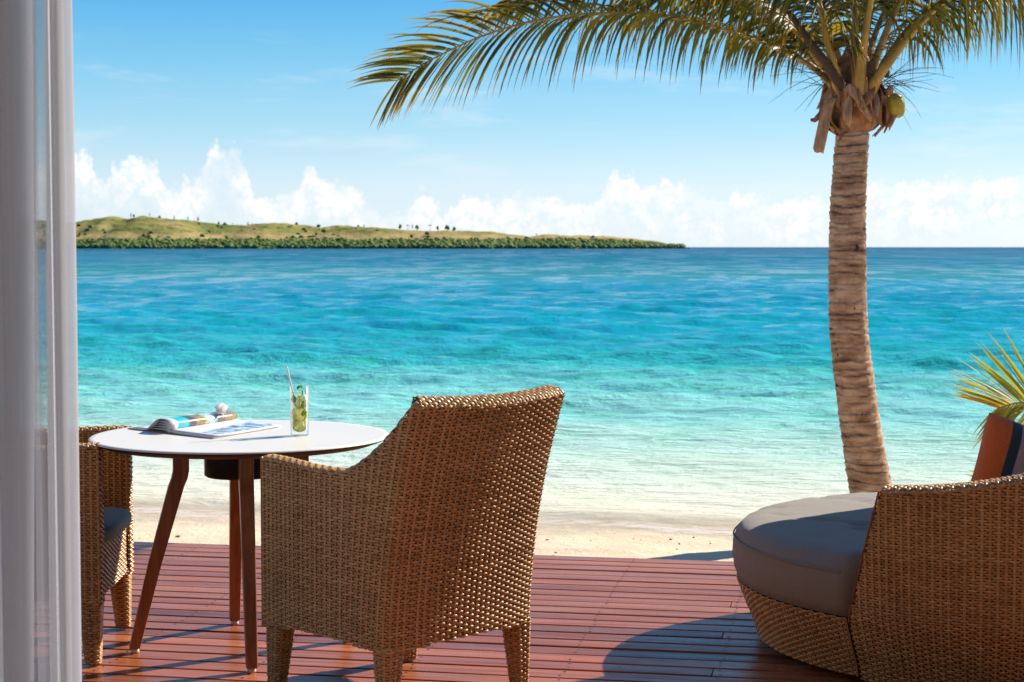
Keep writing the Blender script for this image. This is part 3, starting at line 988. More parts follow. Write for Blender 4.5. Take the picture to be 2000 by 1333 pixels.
def build_chair(label):
    root = thing('wicker_armchair', label, 'armchair')
    P, topz, d, sl, sr = make_shell(0.0)
    Pi, topi, di, sli, sri = make_shell(TH)
    L = d[-1]

    def rng_of(name):
        return {'armrest_l': (0, sl - 0.015), 'backrest': (sl - 0.015, sr + 0.015), 'armrest_r': (sr + 0.015, L)}[name]

    def bott(s):
        x = np.interp(np.clip(s, 0, L), d, pts0[:, 0]); y = np.interp(np.clip(s, 0, L), d, pts0[:, 1])
        side = bot_z(y)
        back = SEAT_BOT + 0.018 * np.cos(np.clip(x / 0.3, -1, 1) * np.pi / 2)
        return np.where((s > sl) & (s < sr), back, side)
    pts0 = make_path(0.0)[0]
    seed = 1
    for part in ('armrest_l', 'backrest', 'armrest_r'):
        a, b_ = rng_of(part)
        nm = 'armrest' if part.startswith('arm') else 'backrest'
        # dark core slab between the outer and inner weave
        ns = 60 if nm == 'armrest' else 40
        s = np.linspace(a, b_, ns)
        tz, bz = topz(s) - 0.010, bott(s) + 0.004
        rows = []
        for k in np.linspace(0, 1, 24):
            rows.append(P(s, bz + (tz - bz) * k))
        outer = np.stack(rows)
        # offset inward along the surface normal
        e = 1e-3

        def nrm(s, z):
            n = np.cross(P(s + e, z) - P(s - e, z), P(s, z + e) - P(s, z - e))
            return n / (np.linalg.norm(n, axis=-1, keepdims=True) + 1e-12)
        nn = np.stack([nrm(s, bz + (tz - bz) * k) for k in np.linspace(0, 1, 24)])
        o1 = outer - nn * 0.0055
        i1 = outer - nn * (TH - 0.0055)
        v = np.concatenate([o1.reshape(-1, 3), i1.reshape(-1, 3)])
        f = grid_faces(ns, 24)
        n1 = ns * 24
        f2 = f[:, ::-1] + n1
        loop = [j * ns for j in range(24)] + [23 * ns + i for i in range(1, ns)] + [j * ns + ns - 1 for j in range(22, -1, -1)] + [i for i in range(ns - 2, 0, -1)]
        loop = np.array(loop); l2 = np.roll(loop, -1)
        fs = np.stack([loop, l2, l2 + n1, loop + n1], -1)
        core = mesh_np(nm, v, np.concatenate([f, f2, fs]), M['wicker_core'], root, False)
        acc = Acc()
        vv, ff, sh = weave(P, a, b_, SEAT_BOT, topz(s).max(), lambda u, v_: (v_ < topz(u) - 0.004) & (v_ > bott(u)), seed=seed)
        acc.add(vv, ff, sh)

        # inner face: same surface pushed in
        def PI(u, v_):
            p = P(u, v_)
            return p - nrm(u, v_) * TH
        vv, ff, sh = weave(PI, a, b_, 0.36, topz(s).max(), lambda u, v_: (v_ < topz(u) - 0.004), seed=seed + 10, flip=-1.0)
        acc.add(vv, ff, sh)

        # rim wrapped over the top
        def PR(u, w):
            c = np.pi * np.clip(w, 0, 1)
            z = topz(u) - 0.008
            p = P(u, z); n = nrm(u, z)
            r_ = TH / 2
            up = np.array([0, 0, 1.0])
            return p - n * (r_ - r_ * np.cos(c))[..., None] + up * (0.013 * np.sin(c))[..., None] + n * (np.where(w < 0, -w, 0))[..., None]

        def PRs(u, w): return PR(u, w / 0.07)
        vv, ff, sh = weave(PRs, a, b_, 0.0, 0.07, always, pu=0.016, pv=0.010, amp=0.0028, seed=seed + 20, lift=0.001)
        acc.add(vv, ff, sh)
        acc.build('woven_strands', M['wicker'], core, True, 'stuff')
        seed += 1
    # front faces of both arms
    for sgn in (-1, 1):
        def PF(u, v_, sgn=sgn):
            x = sgn * (CH_W - TH) + sgn * u
            return np.stack([x, np.full(np.shape(u), CH_F + 0.004), np.asarray(v_, float)], -1)
        vv, ff, sh = weave(PF, 0.002, TH - 0.0, SEAT_BOT, ARM_Z + 0.012, always, pu=0.0205, flip=1.0 if sgn > 0 else -1.0, seed=40 + sgn)
        if True:
            bm = bmesh.new()
            x0, x1 = sorted((sgn * (CH_W - TH + 0.003), sgn * (CH_W - 0.004)))
            box_bm(bm, x0, x1, CH_F - 0.02, CH_F - 0.001, SEAT_BOT + .004, ARM_Z + 0.006)
            pn = bm_obj('arm_front', bm, M['wicker_core'], root)
            # outward face must look forward (+y)
            mesh_np('woven_strands', vv, orient(vv, ff, (0, 1, 0)), M['wicker'], pn, True, ('shade', sh), 'stuff')
    # apron and seat
    bm = bmesh.new()
    box_bm(bm, -CH_W + TH, CH_W - TH, CH_B + TH, CH_F - 0.012, SEAT_BOT + 0.02, 0.385)
    seat = bm_obj('seat', bm, M['wicker_core'], root)

    def PA(u, v_): return np.stack([np.asarray(u, float), np.full(np.shape(u), CH_F - 0.008), np.asarray(v_, float)], -1)
    vv, ff, sh = weave(PA, -CH_W + TH, CH_W - TH, SEAT_BOT + 0.012, 0.392, lambda u, v_: v_ > SEAT_BOT + 0.012 * np.cos(u / 0.25 * 1.4), seed=60)
    mesh_np('woven_strands', vv, orient(vv, ff, (0, 1, 0)), M['wicker'], seat, True, ('shade', sh), 'stuff')

    # legs: tapered, square with soft corners, leaning out a little
    for sx in (-1, 1):
        for sy in (-1, 1):
            top_w, bot_w = 0.078, 0.046
            xo_t, yo_t = sx * (CH_W - 0.001), (CH_F + 0.002 if sy > 0 else CH_B - 0.003)
            xo_b, yo_b = sx * (CH_W - 0.006), (CH_F - 0.004 if sy > 0 else CH_B + 0.008)
            zt = SEAT_BOT + 0.022

            def PL(u, v_, sx=sx, sy=sy, xo_t=xo_t, yo_t=yo_t, xo_b=xo_b, yo_b=yo_b):
                u = np.asarray(u, float); k = np.asarray(v_, float) / zt
                w = bot_w + (top_w - bot_w) * k
                xo = xo_b + (xo_t - xo_b) * k; yo = yo_b + (yo_t - yo_b) * k
                cx, cy = xo - sx * w / 2, yo - sy * w / 2
                a = 2 * np.pi * u
                cc, s_ = np.cos(a), np.sin(a)
                m_ = (np.abs(cc) ** 4.5 + np.abs(s_) ** 4.5) ** (-1 / 4.5)
                return np.stack([cx + cc * m_ * w / 2, cy + s_ * m_ * w / 2, np.asarray(v_, float)], -1)
            uu, vv_ = np.meshgrid(np.linspace(0, 1, 25)[:-1], np.linspace(0.004, zt, 8))
            c0 = PL(uu.ravel(), vv_.ravel())
            ctr = np.repeat(c0.reshape(8, 24, 3).mean(1), 24, 0)
            core_v = ctr + (c0 - ctr) * np.array([0.84, 0.84, 1])
            core_f = grid_faces(24, 8, True)
            core_v = np.concatenate([core_v, core_v[:24].mean(0)[None]])
            kk = np.arange(24)
            core_f = np.concatenate([core_f, np.stack([np.full(24, len(core_v) - 1), (kk + 1) % 24, kk, np.full(24, len(core_v) - 1)], -1)])
            lg_ = mesh_np('leg', core_v, core_f, M['wicker_core'], root, False)
            # 12 stakes round the leg; u is a fraction of the perimeter
            vv, ff, sh = weave(PL, 0.0, 1.0, 0.006, zt, always, pu=1 / 12, pv=0.0086, amp=0.0030, seed=70 + sx * 2 + sy)
            mesh_np('woven_strands', vv, ff, M['wicker'], lg_, True, ('shade', sh), 'stuff')
    # cushion
    nu, nv = 40, 14
    V = []
    hw, hd = CH_W - TH - 0.004, (CH_F + 0.030 - (CH_B + TH)) / 2
    cy = (CH_F + 0.030 + CH_B + TH) / 2
    for j, ph in enumerate(np.linspace(-np.pi / 2, np.pi / 2, nv)):
        for i in range(nu):
            a = 2 * np.pi * i / nu
            e1, e2 = 0.28, 0.45
            cp = np.sign(np.cos(ph)) * abs(np.cos(ph)) ** e2; sp_ = np.sign(np.sin(ph)) * abs(np.sin(ph)) ** e2
            x = hw * cp * np.sign(np.cos(a)) * abs(np.cos(a)) ** e1
            y = hd * cp * np.sign(np.sin(a)) * abs(np.sin(a)) ** e1
            z = 0.423 + 0.036 * sp_ + 0.014 * (sp_ > 0) * (1 - (x / hw) ** 2) * (1 - (y / hd) ** 2)
            V.append((x, cy + y, z))
    mesh_np('cushion', np.array(V), grid_faces(nu, nv, True), M['teal_fabric'], root)
    return root


def orient(v, f, d):
    """make quads of a flat patch face direction d"""
    n = np.cross(v[f[:, 1]] - v[f[:, 0]], v[f[:, 2]] - v[f[:, 0]]).sum(0)
    return f if n @ np.asarray(d) > 0 else f[:, ::-1]


chair = build_chair('wicker armchair seen from behind, drawn up on the right of the round table')
chair.location = (-0.352, 5.288, 0.002)
chair.rotation_euler = (0, 0, R(45.5))
chair['group'] = 'wicker armchairs at the table'
ch2 = copy_tree(chair)
ch2['label'] = 'wicker armchair with a teal seat cushion, half hidden by the curtain'
ch2.location = (-1.672, 5.872, 0.002)
ch2.rotation_euler = (0, 0, R(-87.3))

# ------------------------------------------------------------------ round table
TX, TY, TZ = -0.937, 5.872, 0.742
tb = thing('round_table', 'round white-topped table on four splayed wooden legs', 'table', (TX, TY, 0))
RT = 0.512
v, f = lathe([(0.0, TZ - 0.0005), (RT - 0.02, TZ), (RT - 0.004, TZ), (RT, TZ - 0.003), (RT, TZ - 0.006)], 96)
mesh_np('table_top', v, f, M['laminate'], tb, True)
v, f = lathe([(RT - 0.0006, TZ - 0.0062), (RT - 0.003, TZ - 0.010), (RT - 0.05, TZ - 0.028), (0.18, TZ - 0.030), (0.0, TZ - 0.030)], 96)
mesh_np('edge_band', v, f[:, ::-1] if False else f, M['dark_edge'], tb, True)
v, f = lathe([(0.0, 0.600), (0.118, 0.600), (0.126, 0.606), (0.126, TZ - 0.031)], 64)
mesh_np('drum', v, f, M['black_metal'], tb, True)


def table_leg(ang):
    """square tapered leg with a knee: upright beside the drum, then splayed"""
    ring = [(0.205, TZ - 0.031, 0.054, 0.048), (0.205, 0.625, 0.054, 0.048), (0.210, 0.600, 0.054, 0.048), (0.222, 0.570, 0.053, 0.047),
            (0.298, 0.300, 0.045, 0.043), (0.368, 0.016, 0.037, 0.038)]
    pts = []
    for r_, z, wr_, wt_ in ring:
        for a, b_ in ((-1, -1), (1, -1), (1, 1), (-1, 1)):
            rr, tt = r_ + a * wr_ / 2, b_ * wt_ / 2
            pts.append((rr * math.cos(ang) - tt * math.sin(ang), rr * math.sin(ang) + tt * math.cos(ang), z))
    bm = bmesh.new()
    vs = [bm.verts.new(p) for p in pts]
    for k in range(len(ring) - 1):
        for q in range(4):
            bm.faces.new([vs[k * 4 + q], vs[k * 4 + (q + 1) % 4], vs[k * 4 + 4 + (q + 1) % 4], vs[k * 4 + 4 + q]])
    bm.faces.new(vs[:4]); bm.faces.new(vs[-4:])
    o = bm_obj('leg', bm, M['teak'], tb, False, None, 0.004, 2)
    v, f = lathe([(0.0, 0.001), (0.013, 0.001), (0.015, 0.004), (0.013, 0.0165), (0.0, 0.0165)], 20)
    pd = mesh_np('foot_pad', v + np.array([0.366 * math.cos(ang), 0.366 * math.sin(ang), 0]), f, M['foot_pad'], o)
    return o


for k in range(4):
    table_leg(R(13.5 + 90 * k))

# ------------------------------------------------------------------ glass of iced lime drink
GX, GY = -0.732, 5.856
m, t, b = new_mat('clear_glass')
b.inputs['Base Color'].default_value = (1, 1, 1, 1)
b.inputs['Roughness'].default_value = 0.0
b.inputs['IOR'].default_value = 1.45
b.inputs['Transmission Weight'].default_value = 1.0
M['glass'] = m
# thin-walled glass that lets the sun through: mostly clear with Fresnel reflection
m, t, b = new_mat('tumbler_glass')
fr_ = t.n('ShaderNodeLayerWeight', None, Blend=0.16)
tr = t.n('ShaderNodeBsdfTransparent', None, Color=(0.97, 0.99, 0.985))
gl = t.n('ShaderNodeBsdfGlossy', None, Color=(0.95, 0.97, 1.0), Roughness=0.02)
mx = t.n('ShaderNodeMixShader', None, i0=t.math('MULTIPLY', fr_.outputs['Fresnel'], 0.55), i1=tr.outputs[0], i2=gl.outputs[0])
t.set(m.node_tree.nodes['Material Output'].inputs[0], mx.outputs[0])
M['tumbler'] = m
m, t, b = new_mat('lime_soda')
tr = t.n('ShaderNodeBsdfTransparent', None, Color=(0.985, 0.985, 0.88))
gl = t.n('ShaderNodeBsdfGlossy', None, Color=(1, 1, 1), Roughness=0.05)
tl = t.n('ShaderNodeBsdfTranslucent', None, Color=(0.92, 0.92, 0.58))
mx = t.n('ShaderNodeMixShader', None, i0=0.06, i1=tr.outputs[0], i2=gl.outputs[0])
mx2 = t.n('ShaderNodeMixShader', None, i0=0.10, i1=mx.outputs[0], i2=tl.outputs[0])
t.set(m.node_tree.nodes['Material Output'].inputs[0], mx2.outputs[0])
M['soda'] = m
M['straw'] = mat_plain('white_straw', (0.80, 0.78, 0.74), 0.4, 0.05)
m, t, b = new_mat('lime_flesh')
o_ = t.coord('Object')
n = t.noise(o_, 90.0, 3.0)
c = t.ramp(n, [(0.3, (0.88, 0.80, 0.16)), (0.7, (0.97, 0.92, 0.42))])
t.set(b.inputs['Base Color'], c)
b.inputs['Roughness'].default_value = 0.3
tl = t.n('ShaderNodeBsdfTranslucent', None, Color=c)
mx = t.n('ShaderNodeMixShader', None, i0=0.5, i1=b.outputs[0], i2=tl.outputs[0])
t.set(m.node_tree.nodes['Material Output'].inputs[0], mx.outputs[0])
M['lime'] = m
M['rind'] = mat_plain('lime_rind', (0.36, 0.46, 0.05), 0.4, 0.3, 60)
M['mint'] = mat_leaf('mint_leaf', (0.03, 0.10, 0.008), (0.07, 0.19, 0.012), (0.16, 0.30, 0.02), (0.22, 0.34, 0.03), 0.4)
m, t, b = new_mat('ice')
tr = t.n('ShaderNodeBsdfTransparent', None, Color=(0.95, 0.97, 0.98))
tl = t.n('ShaderNodeBsdfTranslucent', None, Color=(0.9, 0.92, 0.95))
gl = t.n('ShaderNodeBsdfGlossy', None, Color=(1, 1, 1), Roughness=0.08)
mx = t.n('ShaderNodeMixShader', None, i0=0.28, i1=tr.outputs[0], i2=tl.outputs[0])
mx2 = t.n('ShaderNodeMixShader', None, i0=0.14, i1=mx.outputs[0], i2=gl.outputs[0])
t.set(m.node_tree.nodes['Material Output'].inputs[0], mx2.outputs[0])
M['ice'] = m

gt = thing('drink_glass', 'tall clear glass of iced lime and mint drink on the round table', 'glass', (GX, GY, TZ + 0.0005))
rb, rt_, hg = 0.0315, 0.0345, 0.172
v, f = lathe([(0.0, 0.0), (rb - 0.002, 0.0), (rb, 0.003), (rt_, hg - 0.001), (rt_ - 0.001, hg), (rt_ - 0.0022, hg - 0.001), (rb - 0.002, 0.020), (rb - 0.006, 0.016), (0.0, 0.015)], 40)
mesh_np('tumbler', v, f, M['tumbler'], gt)


def rad(z): return rb + (rt_ - rb) * z / hg - 0.0032


v, f = lathe([(0.0, 0.0175), (rad(0.02), 0.0205), (rad(0.146), 0.146), (0.0, 0.1458)], 40)
mesh_np('drink', v, f, M['soda'], gt)


def lime_slice(c, rot, r_=0.027, th=0.007):
    v, f = lathe([(0.0, -th / 2), (r_ * .86, -th / 2), (r_ * .9, -th / 2 - .0003), (r_ * .9, th / 2 + .0003), (r_ * .86, th / 2), (0, th / 2)], 28)
    mt = Matrix.Translation(c) @ rot.to_matrix().to_4x4()
    o = mesh_np('lime_slice', v, f, M['lime'], gt)
    o.matrix_local = mt
    v, f = lathe([(r_ * .9, -th / 2), (r_, -th / 2), (r_, th / 2), (r_ * .9, th / 2)], 28)
    mesh_np('rind', v, f, M['rind'], o)


from mathutils import Euler
lime_slice((0.006, -0.006, 0.073), Euler((R(82), R(8), R(-35))), 0.0255)
lime_slice((-0.006, 0.008, 0.070), Euler((R(80), R(0), R(30))), 0.0250)
lime_slice((0.000, 0.000, 0.036), Euler((R(52), R(6), R(8))), 0.0275, 0.008)
lime_slice((0.004, 0.006, 0.112), Euler((R(70), R(10), R(20))), 0.0245)
for c, rt3, s in (((-0.012, 0.002, 0.100), (20, 30, 10), .018), ((0.010, 0.004, 0.112), (40, 10, 60), .018), ((0.0, 0.004, 0.055), (10, 50, 30), .017),
                  ((0.012, 0.008, 0.132), (50, 20, 0), .016), ((-0.010, -0.006, 0.128), (15, 60, 20), .016)):
    bm = bmesh.new(); box_bm(bm, -s / 2, s / 2, -s / 2, s / 2, -s / 2, s / 2)
    bmesh.ops.bevel(bm, geom=bm.edges[:], offset=s * 0.16, segments=2, affect='EDGES')
    o = bm_obj('ice_cube', bm, M['ice'], gt, True)
    o.location = c; o.rotation_euler = tuple(R(q) for q in rt3)


def leaf_np(L, W, curl):
    n = 9
    tt = np.linspace(0, 1, n)
    w = W * np.sin(np.pi * tt ** 0.8) ** 0.9
    z = curl * np.sin(tt * 2.2)
    v = np.concatenate([np.stack([-w / 2, tt * L, z + 0.12 * w], -1), np.stack([0 * w, tt * L, z], -1), np.stack([w / 2, tt * L, z + 0.12 * w], -1)])
    a = np.arange(n - 1)
    f = np.concatenate([np.stack([a, a + n, a + n + 1, a + 1], -1), np.stack([a + n, a + 2 * n, a + 2 * n + 1, a + n + 1], -1)])
    return v, f


for c, rt3, L in (((0.010, -0.016, 0.136), (75, 10, 80), .026), ((0.022, -0.006, 0.140), (60, 0, 110), .022), ((-0.006, -0.004, 0.158), (30, 0, -40), .024),
                  ((0.012, -0.020, 0.106), (85, 20, 10), .017), ((0.014, -0.016, 0.094), (75, -20, 30), .018), ((-0.018, -0.014, 0.112), (80, 0, 8), .030),
                  ((0.012, -0.020, 0.066), (85, 10, 15), .022), ((0.008, 0.010, 0.160), (25, 10, 160), .022)):
    v, f = leaf_np(L, L * .62, .004)
    o = mesh_np('mint_leaf', v, f, M['mint'], gt, True, ('shade', np.full(len(v), random.uniform(.1, .7))))
    o.location = c; o.rotation_euler = tuple(R(q) for q in rt3)
st = thing('drinking_straw', 'pale drinking straw leaning out of the tall glass', 'straw', (GX, GY, TZ))
v, f = tube([(0.017, -0.004, 0.021), (-0.008, -0.004, 0.105), (-0.0265, -0.002, 0.168), (-0.043, 0.0, 0.238)], 0.0031, 12)
sr_ = mesh_np('drinking_straw_tube', v, f, M['straw'], st)
sr_.name = 'tube'

# ------------------------------------------------------------------ open magazine
mg = thing('magazine', 'open magazine with a curled roll of pages on the round table', 'magazine', (-1.193, 5.905, TZ + 0.001))
SP = np.array([0.175, 0.372, 0.0]); SPL = np.linalg.norm(SP); SPd = SP / SPL         # along the spine, away from the camera
RG = np.array([0.185, -0.160, 0.0]); RGL = np.linalg.norm(RG); RGd = RG / RGL         # right-hand page
M['paper'] = mat_plain('page_paper', (0.74, 0.73, 0.71), 0.35, 0.04)
m, t, b = new_mat('printed_page')
o_ = t.coord('Object')
n = t.noise(o_, 26.0, 6.0, 0.65)
n2 = t.noise(t.mapping(o_, (1, 1, 1)), 9.0, 3.0, 0.5)
c = t.ramp(n, [(0.36, (0.045, 0.085, 0.16)), (0.47, (0.22, 0.33, 0.46)), (0.56, (0.66, 0.72, 0.78))])
m_uv = t.n('ShaderNodeUVMap').outputs[0]
su = t.n('ShaderNodeSeparateXYZ', None, i0=m_uv)
inpic = t.math('MULTIPLY', t.smooth(t.math('ADD', su.outputs[0], t.math('MULTIPLY', su.outputs[1], 0.3)), 0.58, 0.62), t.smooth(su.outputs[1], 0.10, 0.12))
inpic = t.math('MULTIPLY', inpic, t.smooth(su.outputs[0], 0.95, 0.97, 1.0, 0.0))
c = t.mix(inpic, (0.74, 0.74, 0.75), c)
t.set(b.inputs['Base Color'], c)
b.inputs['Roughness'].default_value = 0.3
M['print'] = m
m, t, b = new_mat('printed_roll')
su = t.n('ShaderNodeSeparateXYZ', None, i0=t.n('ShaderNodeUVMap').outputs[0])
n = t.noise(t.coord('Object'), 60.0, 5.0, 0.7)
along = t.ramp(t.math('ADD', su.outputs[1], t.math('MULTIPLY', t.math('SUBTRACT', n, .5), 0.05)), [
    (0.0, (0.74, 0.72, 0.70)), (0.10, (0.72, 0.72, 0.70)), (0.12, (0.02, 0.42, 0.50)), (0.26, (0.03, 0.48, 0.55)), (0.29, (0.05, 0.09, 0.09)), (0.36, (0.10, 0.08, 0.05)),
    (0.40, (0.34, 0.20, 0.09)), (0.50, (0.36, 0.24, 0.10)), (0.53, (0.46, 0.50, 0.18)), (0.57, (0.45, 0.62, 0.82)), (0.68, (0.50, 0.66, 0.84)),
    (0.71, (0.10, 0.08, 0.06)), (0.84, (0.30, 0.20, 0.12)), (1.0, (0.25, 0.18, 0.11))])
spk = t.ramp(n, [(0.40, (0.35, 0.28, 0.2)), (0.55, (1.15, 1.1, 1.0))])
c = t.mix(t.smooth(su.outputs[1], 0.3, 0.4, 0.0, 0.8), along, t.mix(1.0, along, spk, 'MULTIPLY'))
c = t.mix(t.smooth(su.outputs[0], 0.50, 0.62), c, (0.74, 0.72, 0.70))
t.set(b.inputs['Base Color'], c)
b.inputs['Roughness'].default_value = 0.35
M['rollprint'] = m


def sheet(name, fn, nu, nv, mat, parent, thick=0.0):
    uu, vv = np.meshgrid(np.linspace(0, 1, nu), np.linspace(0, 1, nv))
    v = fn(uu.ravel(), vv.ravel())
    o = mesh_np(name, v, grid_faces(nu, nv), mat, parent)
    uvl = o.data.uv_layers.new(name='UVMap')
    li = np.zeros(len(o.data.loops), dtype=np.int32); o.data.loops.foreach_get('vertex_index', li)
    uv = np.stack([uu.ravel()[li], vv.ravel()[li]], -1).astype(np.float32)
    uvl.data.foreach_set('uv', uv.ravel())
    if thick:
        md = o.modifiers.new('thickness', 'SOLIDIFY'); md.thickness = thick; md.offset = -1
    return o


def right_page(lift, short):
    def fn(u, v):
        p = np.outer(u * (RGL - short), RGd) + np.outer(v * SPL, SPd)
        p[:, 2] = lift + 0.006 * np.exp(-u * 5) + 0.004 * u * (1 - u)
        return p
    return fn


sheet('page', right_page(0.0075, 0.004), 18, 10, M['print'], mg, 0.0008)
for i in range(3):
    sheet('page', right_page(0.0055 - i * 0.002, 0.002 * i), 10, 4, M['paper'], mg, 0.0016)


def left_page(bulge, reach, z0):
    """pages arching up from the spine and back down to the table on the left"""
    def fn(u, v):
        w = 1 - 0.15 * v
        x = -reach * (u ** 1.15)
        z = z0 + bulge * w * np.sin(np.pi * np.clip(u * 1.55, 0, 1)) ** 0.8 * (1 - 0.35 * u)
        x = x + bulge * 0.55 * np.sin(np.pi * np.clip(u * 3.2, 0, 1)) * w
        p = np.outer(x, RGd) + np.outer(v * SPL, SPd)
        p[:, 2] = z
        return p
    return fn


for i, (bl, rc_) in enumerate(((0.046, 0.19), (0.037, 0.205), (0.028, 0.215), (0.019, 0.225), (0.010, 0.232))):
    sheet('page', left_page(bl, rc_, 0.006 - i * 0.001), 30, 12, M['rollprint'] if i == 0 else M['paper'], mg, 0.0008)
bm = bmesh.new()
cov = sheet('cover', lambda u, v: np.concatenate([np.outer((u - 0.5) * 2 * 0.236, RGd)[:, :2] + np.outer(v * SPL, SPd)[:, :2], np.full((len(u), 1), 0.0012)], 1), 8, 4, M['charcoal'], mg, 0.0008)
bm.free()

# white blossom on the magazine
m, t, b = new_mat('white_blossom')
b.inputs['Base Color'].default_value = (0.84, 0.82, 0.79, 1)
b.inputs['Roughness'].default_value = 0.6
tl = t.n('ShaderNodeBsdfTranslucent', None, Color=(0.9, 0.88, 0.84))
mx = t.n('ShaderNodeMixShader', None, i0=0.55, i1=b.outputs[0], i2=tl.outputs[0])
t.set(m.node_tree.nodes['Material Output'].inputs[0], mx.outputs[0])
M['petal'] = m
fl = thing('white_flower', 'small white blossom lying against the rolled magazine pages', 'flower', (-1.055, 6.19, TZ + 0.052))
for k in range(5):
    v, f = leaf_np(0.034, 0.030, 0.008)
    o = mesh_np('petal', v, f, M['petal'], fl, True, ('shade', np.full(len(v), .6)))
    o.rotation_euler = Euler((R(28), 0, R(72 * k)))
    o.rotation_euler = (Euler((R(50), R(-20), 0)).to_matrix() @ Euler((R(28), 0, R(72 * k))).to_matrix() if False else Matrix.Rotation(R(55), 3, 'X') @ Matrix.Rotation(R(72 * k), 3, 'Z') @ Matrix.Rotation(R(26), 3, 'X')).to_euler()
v, f = tube([(0, 0, 0), (0, 0.010, -0.012), (0.004, 0.02, -0.034)], [0.004, 0.0035, 0.003], 8)
mesh_np('flower_tube', v, f, M['petal'], fl, True, ('shade', np.full(len(v), .2)))

# ------------------------------------------------------------------ round daybed
BX, BY = 1.660, 5.905
db = thing('round_daybed', 'round wicker daybed with a charcoal mattress and a curved high back', 'daybed', (BX, BY, 0))


def brad(z):
    z = np.asarray(z, float)
    return 0.790 + 0.075 * sstep(z, 0.0, 0.26) + 0.065 * np.clip(z - 0.2, 0, 2) ** 0.8


WA0, WA1 = R(-140.5), R(63)


def wall_top(a):
    d_ = np.degrees(a)
    up = 0.646 + 0.0005 * (d_ + 125) + 0.00005 * np.clip(d_ + 128, 0, 400) ** 2
    up = np.minimum(up, 1.56)
    up = up - 0.06 * sstep(d_, 55, 62.5)
    return np.maximum(up, 0.26)


def wall_a0(z):
    """slanted front edge of the shell"""
    return R(-134.6 + 8.0 * np.clip((np.asarray(z) - 0.2) / 0.44, 0, 1.2))


def PW(s, z):
    a = np.asarray(s, float) / 0.87
    r_ = brad(z)
    return np.stack([r_ * np.cos(a), r_ * np.sin(a), np.asarray(z, float) + 0 * a], -1)


def in_wall(s, z):
    a = s / 0.87
    return (z < wall_top(a) - 0.004) & (a > wall_a0(z)) & (a < WA1)


# dark core of the shell
na, nz_ = 120, 16
uu = np.linspace(0, 1, na)


def core_pts(inset, zlo, drop):
    out = []
    for k in np.linspace(0, 1, nz_):
        a = R(-135.5) + (WA1 - R(-135.5)) * uu
        z = zlo + (wall_top(a) - drop - zlo) * k
        a = np.maximum(a, wall_a0(z) + 0.006)
        r_ = brad(z) - inset
        out.append(np.stack([r_ * np.cos(a), r_ * np.sin(a), z], -1))
    return np.stack(out)


o1, i1 = core_pts(0.006, 0.20, 0.010), core_pts(0.085, 0.20, 0.010)
v = np.concatenate([o1.reshape(-1, 3), i1.reshape(-1, 3)])
f = grid_faces(na, nz_); n1 = na * nz_
loop = np.array([j * na for j in range(nz_)] + [(nz_ - 1) * na + i for i in range(1, na)] + [j * na + na - 1 for j in range(nz_ - 2, -1, -1)] + [i for i in range(na - 2, 0, -1)])
l2 = np.roll(loop, -1)
wallc = mesh_np('backrest', v, np.concatenate([f, f[:, ::-1] + n1, np.stack([loop, l2, l2 + n1, loop + n1], -1)]), M['wicker_core'], db, False)
acc = Acc()
vv, ff, sh = weave(PW, R(-141) * 0.87, R(-40) * 0.87, 0.02, 1.0, lambda s, z: in_wall(s, z), pu=0.0236, pv=0.0086, amp=0.0048, seed=101)
acc.add(vv, ff, sh)
vv, ff, sh = weave(PW, R(-40) * 0.87, R(63) * 0.87, 0.02, 1.56, lambda s, z: in_wall(s, z), pu=0.0472, pv=0.0172, amp=0.0055, seed=102)
acc.add(vv, ff, sh)


def PWI(s, z):
    a = np.asarray(s, float) / 0.87
    r_ = brad(z) - 0.091
    return np.stack([r_ * np.cos(a), r_ * np.sin(a), np.asarray(z, float) + 0 * a], -1)


vv, ff, sh = weave(PWI, R(-141) * 0.87, R(63) * 0.87, 0.24, 1.56, lambda s, z: in_wall(s, z), pu=0.0472, pv=0.0172, amp=0.0055, seed=105, flip=-1.0)
acc.add(vv, ff, sh)


def PRim(s, w):
    a = np.asarray(s, float) / 0.87
    z = wall_top(a) - 0.008
    a = np.maximum(a, wall_a0(z))
    c = np.pi * np.clip(np.asarray(w, float) / 0.115, 0, 1)
    r_ = brad(z) - 0.0455 + 0.0455 * np.cos(c)
    return np.stack([r_ * np.cos(a), r_ * np.sin(a), z + 0.020 * np.sin(c) ** 0.7], -1)


vv, ff, sh = weave(PRim, R(-126.2) * 0.87, R(63) * 0.87, 0.0, 0.115, always, pu=0.016, pv=0.0115, amp=0.0026, seed=103, lift=0.001)
acc.add(vv, ff, sh)


# front edge of the shell
def PEdge(w, z):
    a = wall_a0(z) - 0.004 / 0.87
    r_ = brad(z) - np.asarray(w, float)
    return np.stack([r_ * np.cos(a), r_ * np.sin(a), np.asarray(z, float)], -1)


vv, ff, sh = weave(PEdge, 0.0, 0.091, 0.215, 0.645, always, pu=0.0228, pv=0.0086, amp=0.003, seed=104)
acc.add(vv, ff, sh)
acc.build('woven_strands', M['wicker'], wallc, True, 'stuff')
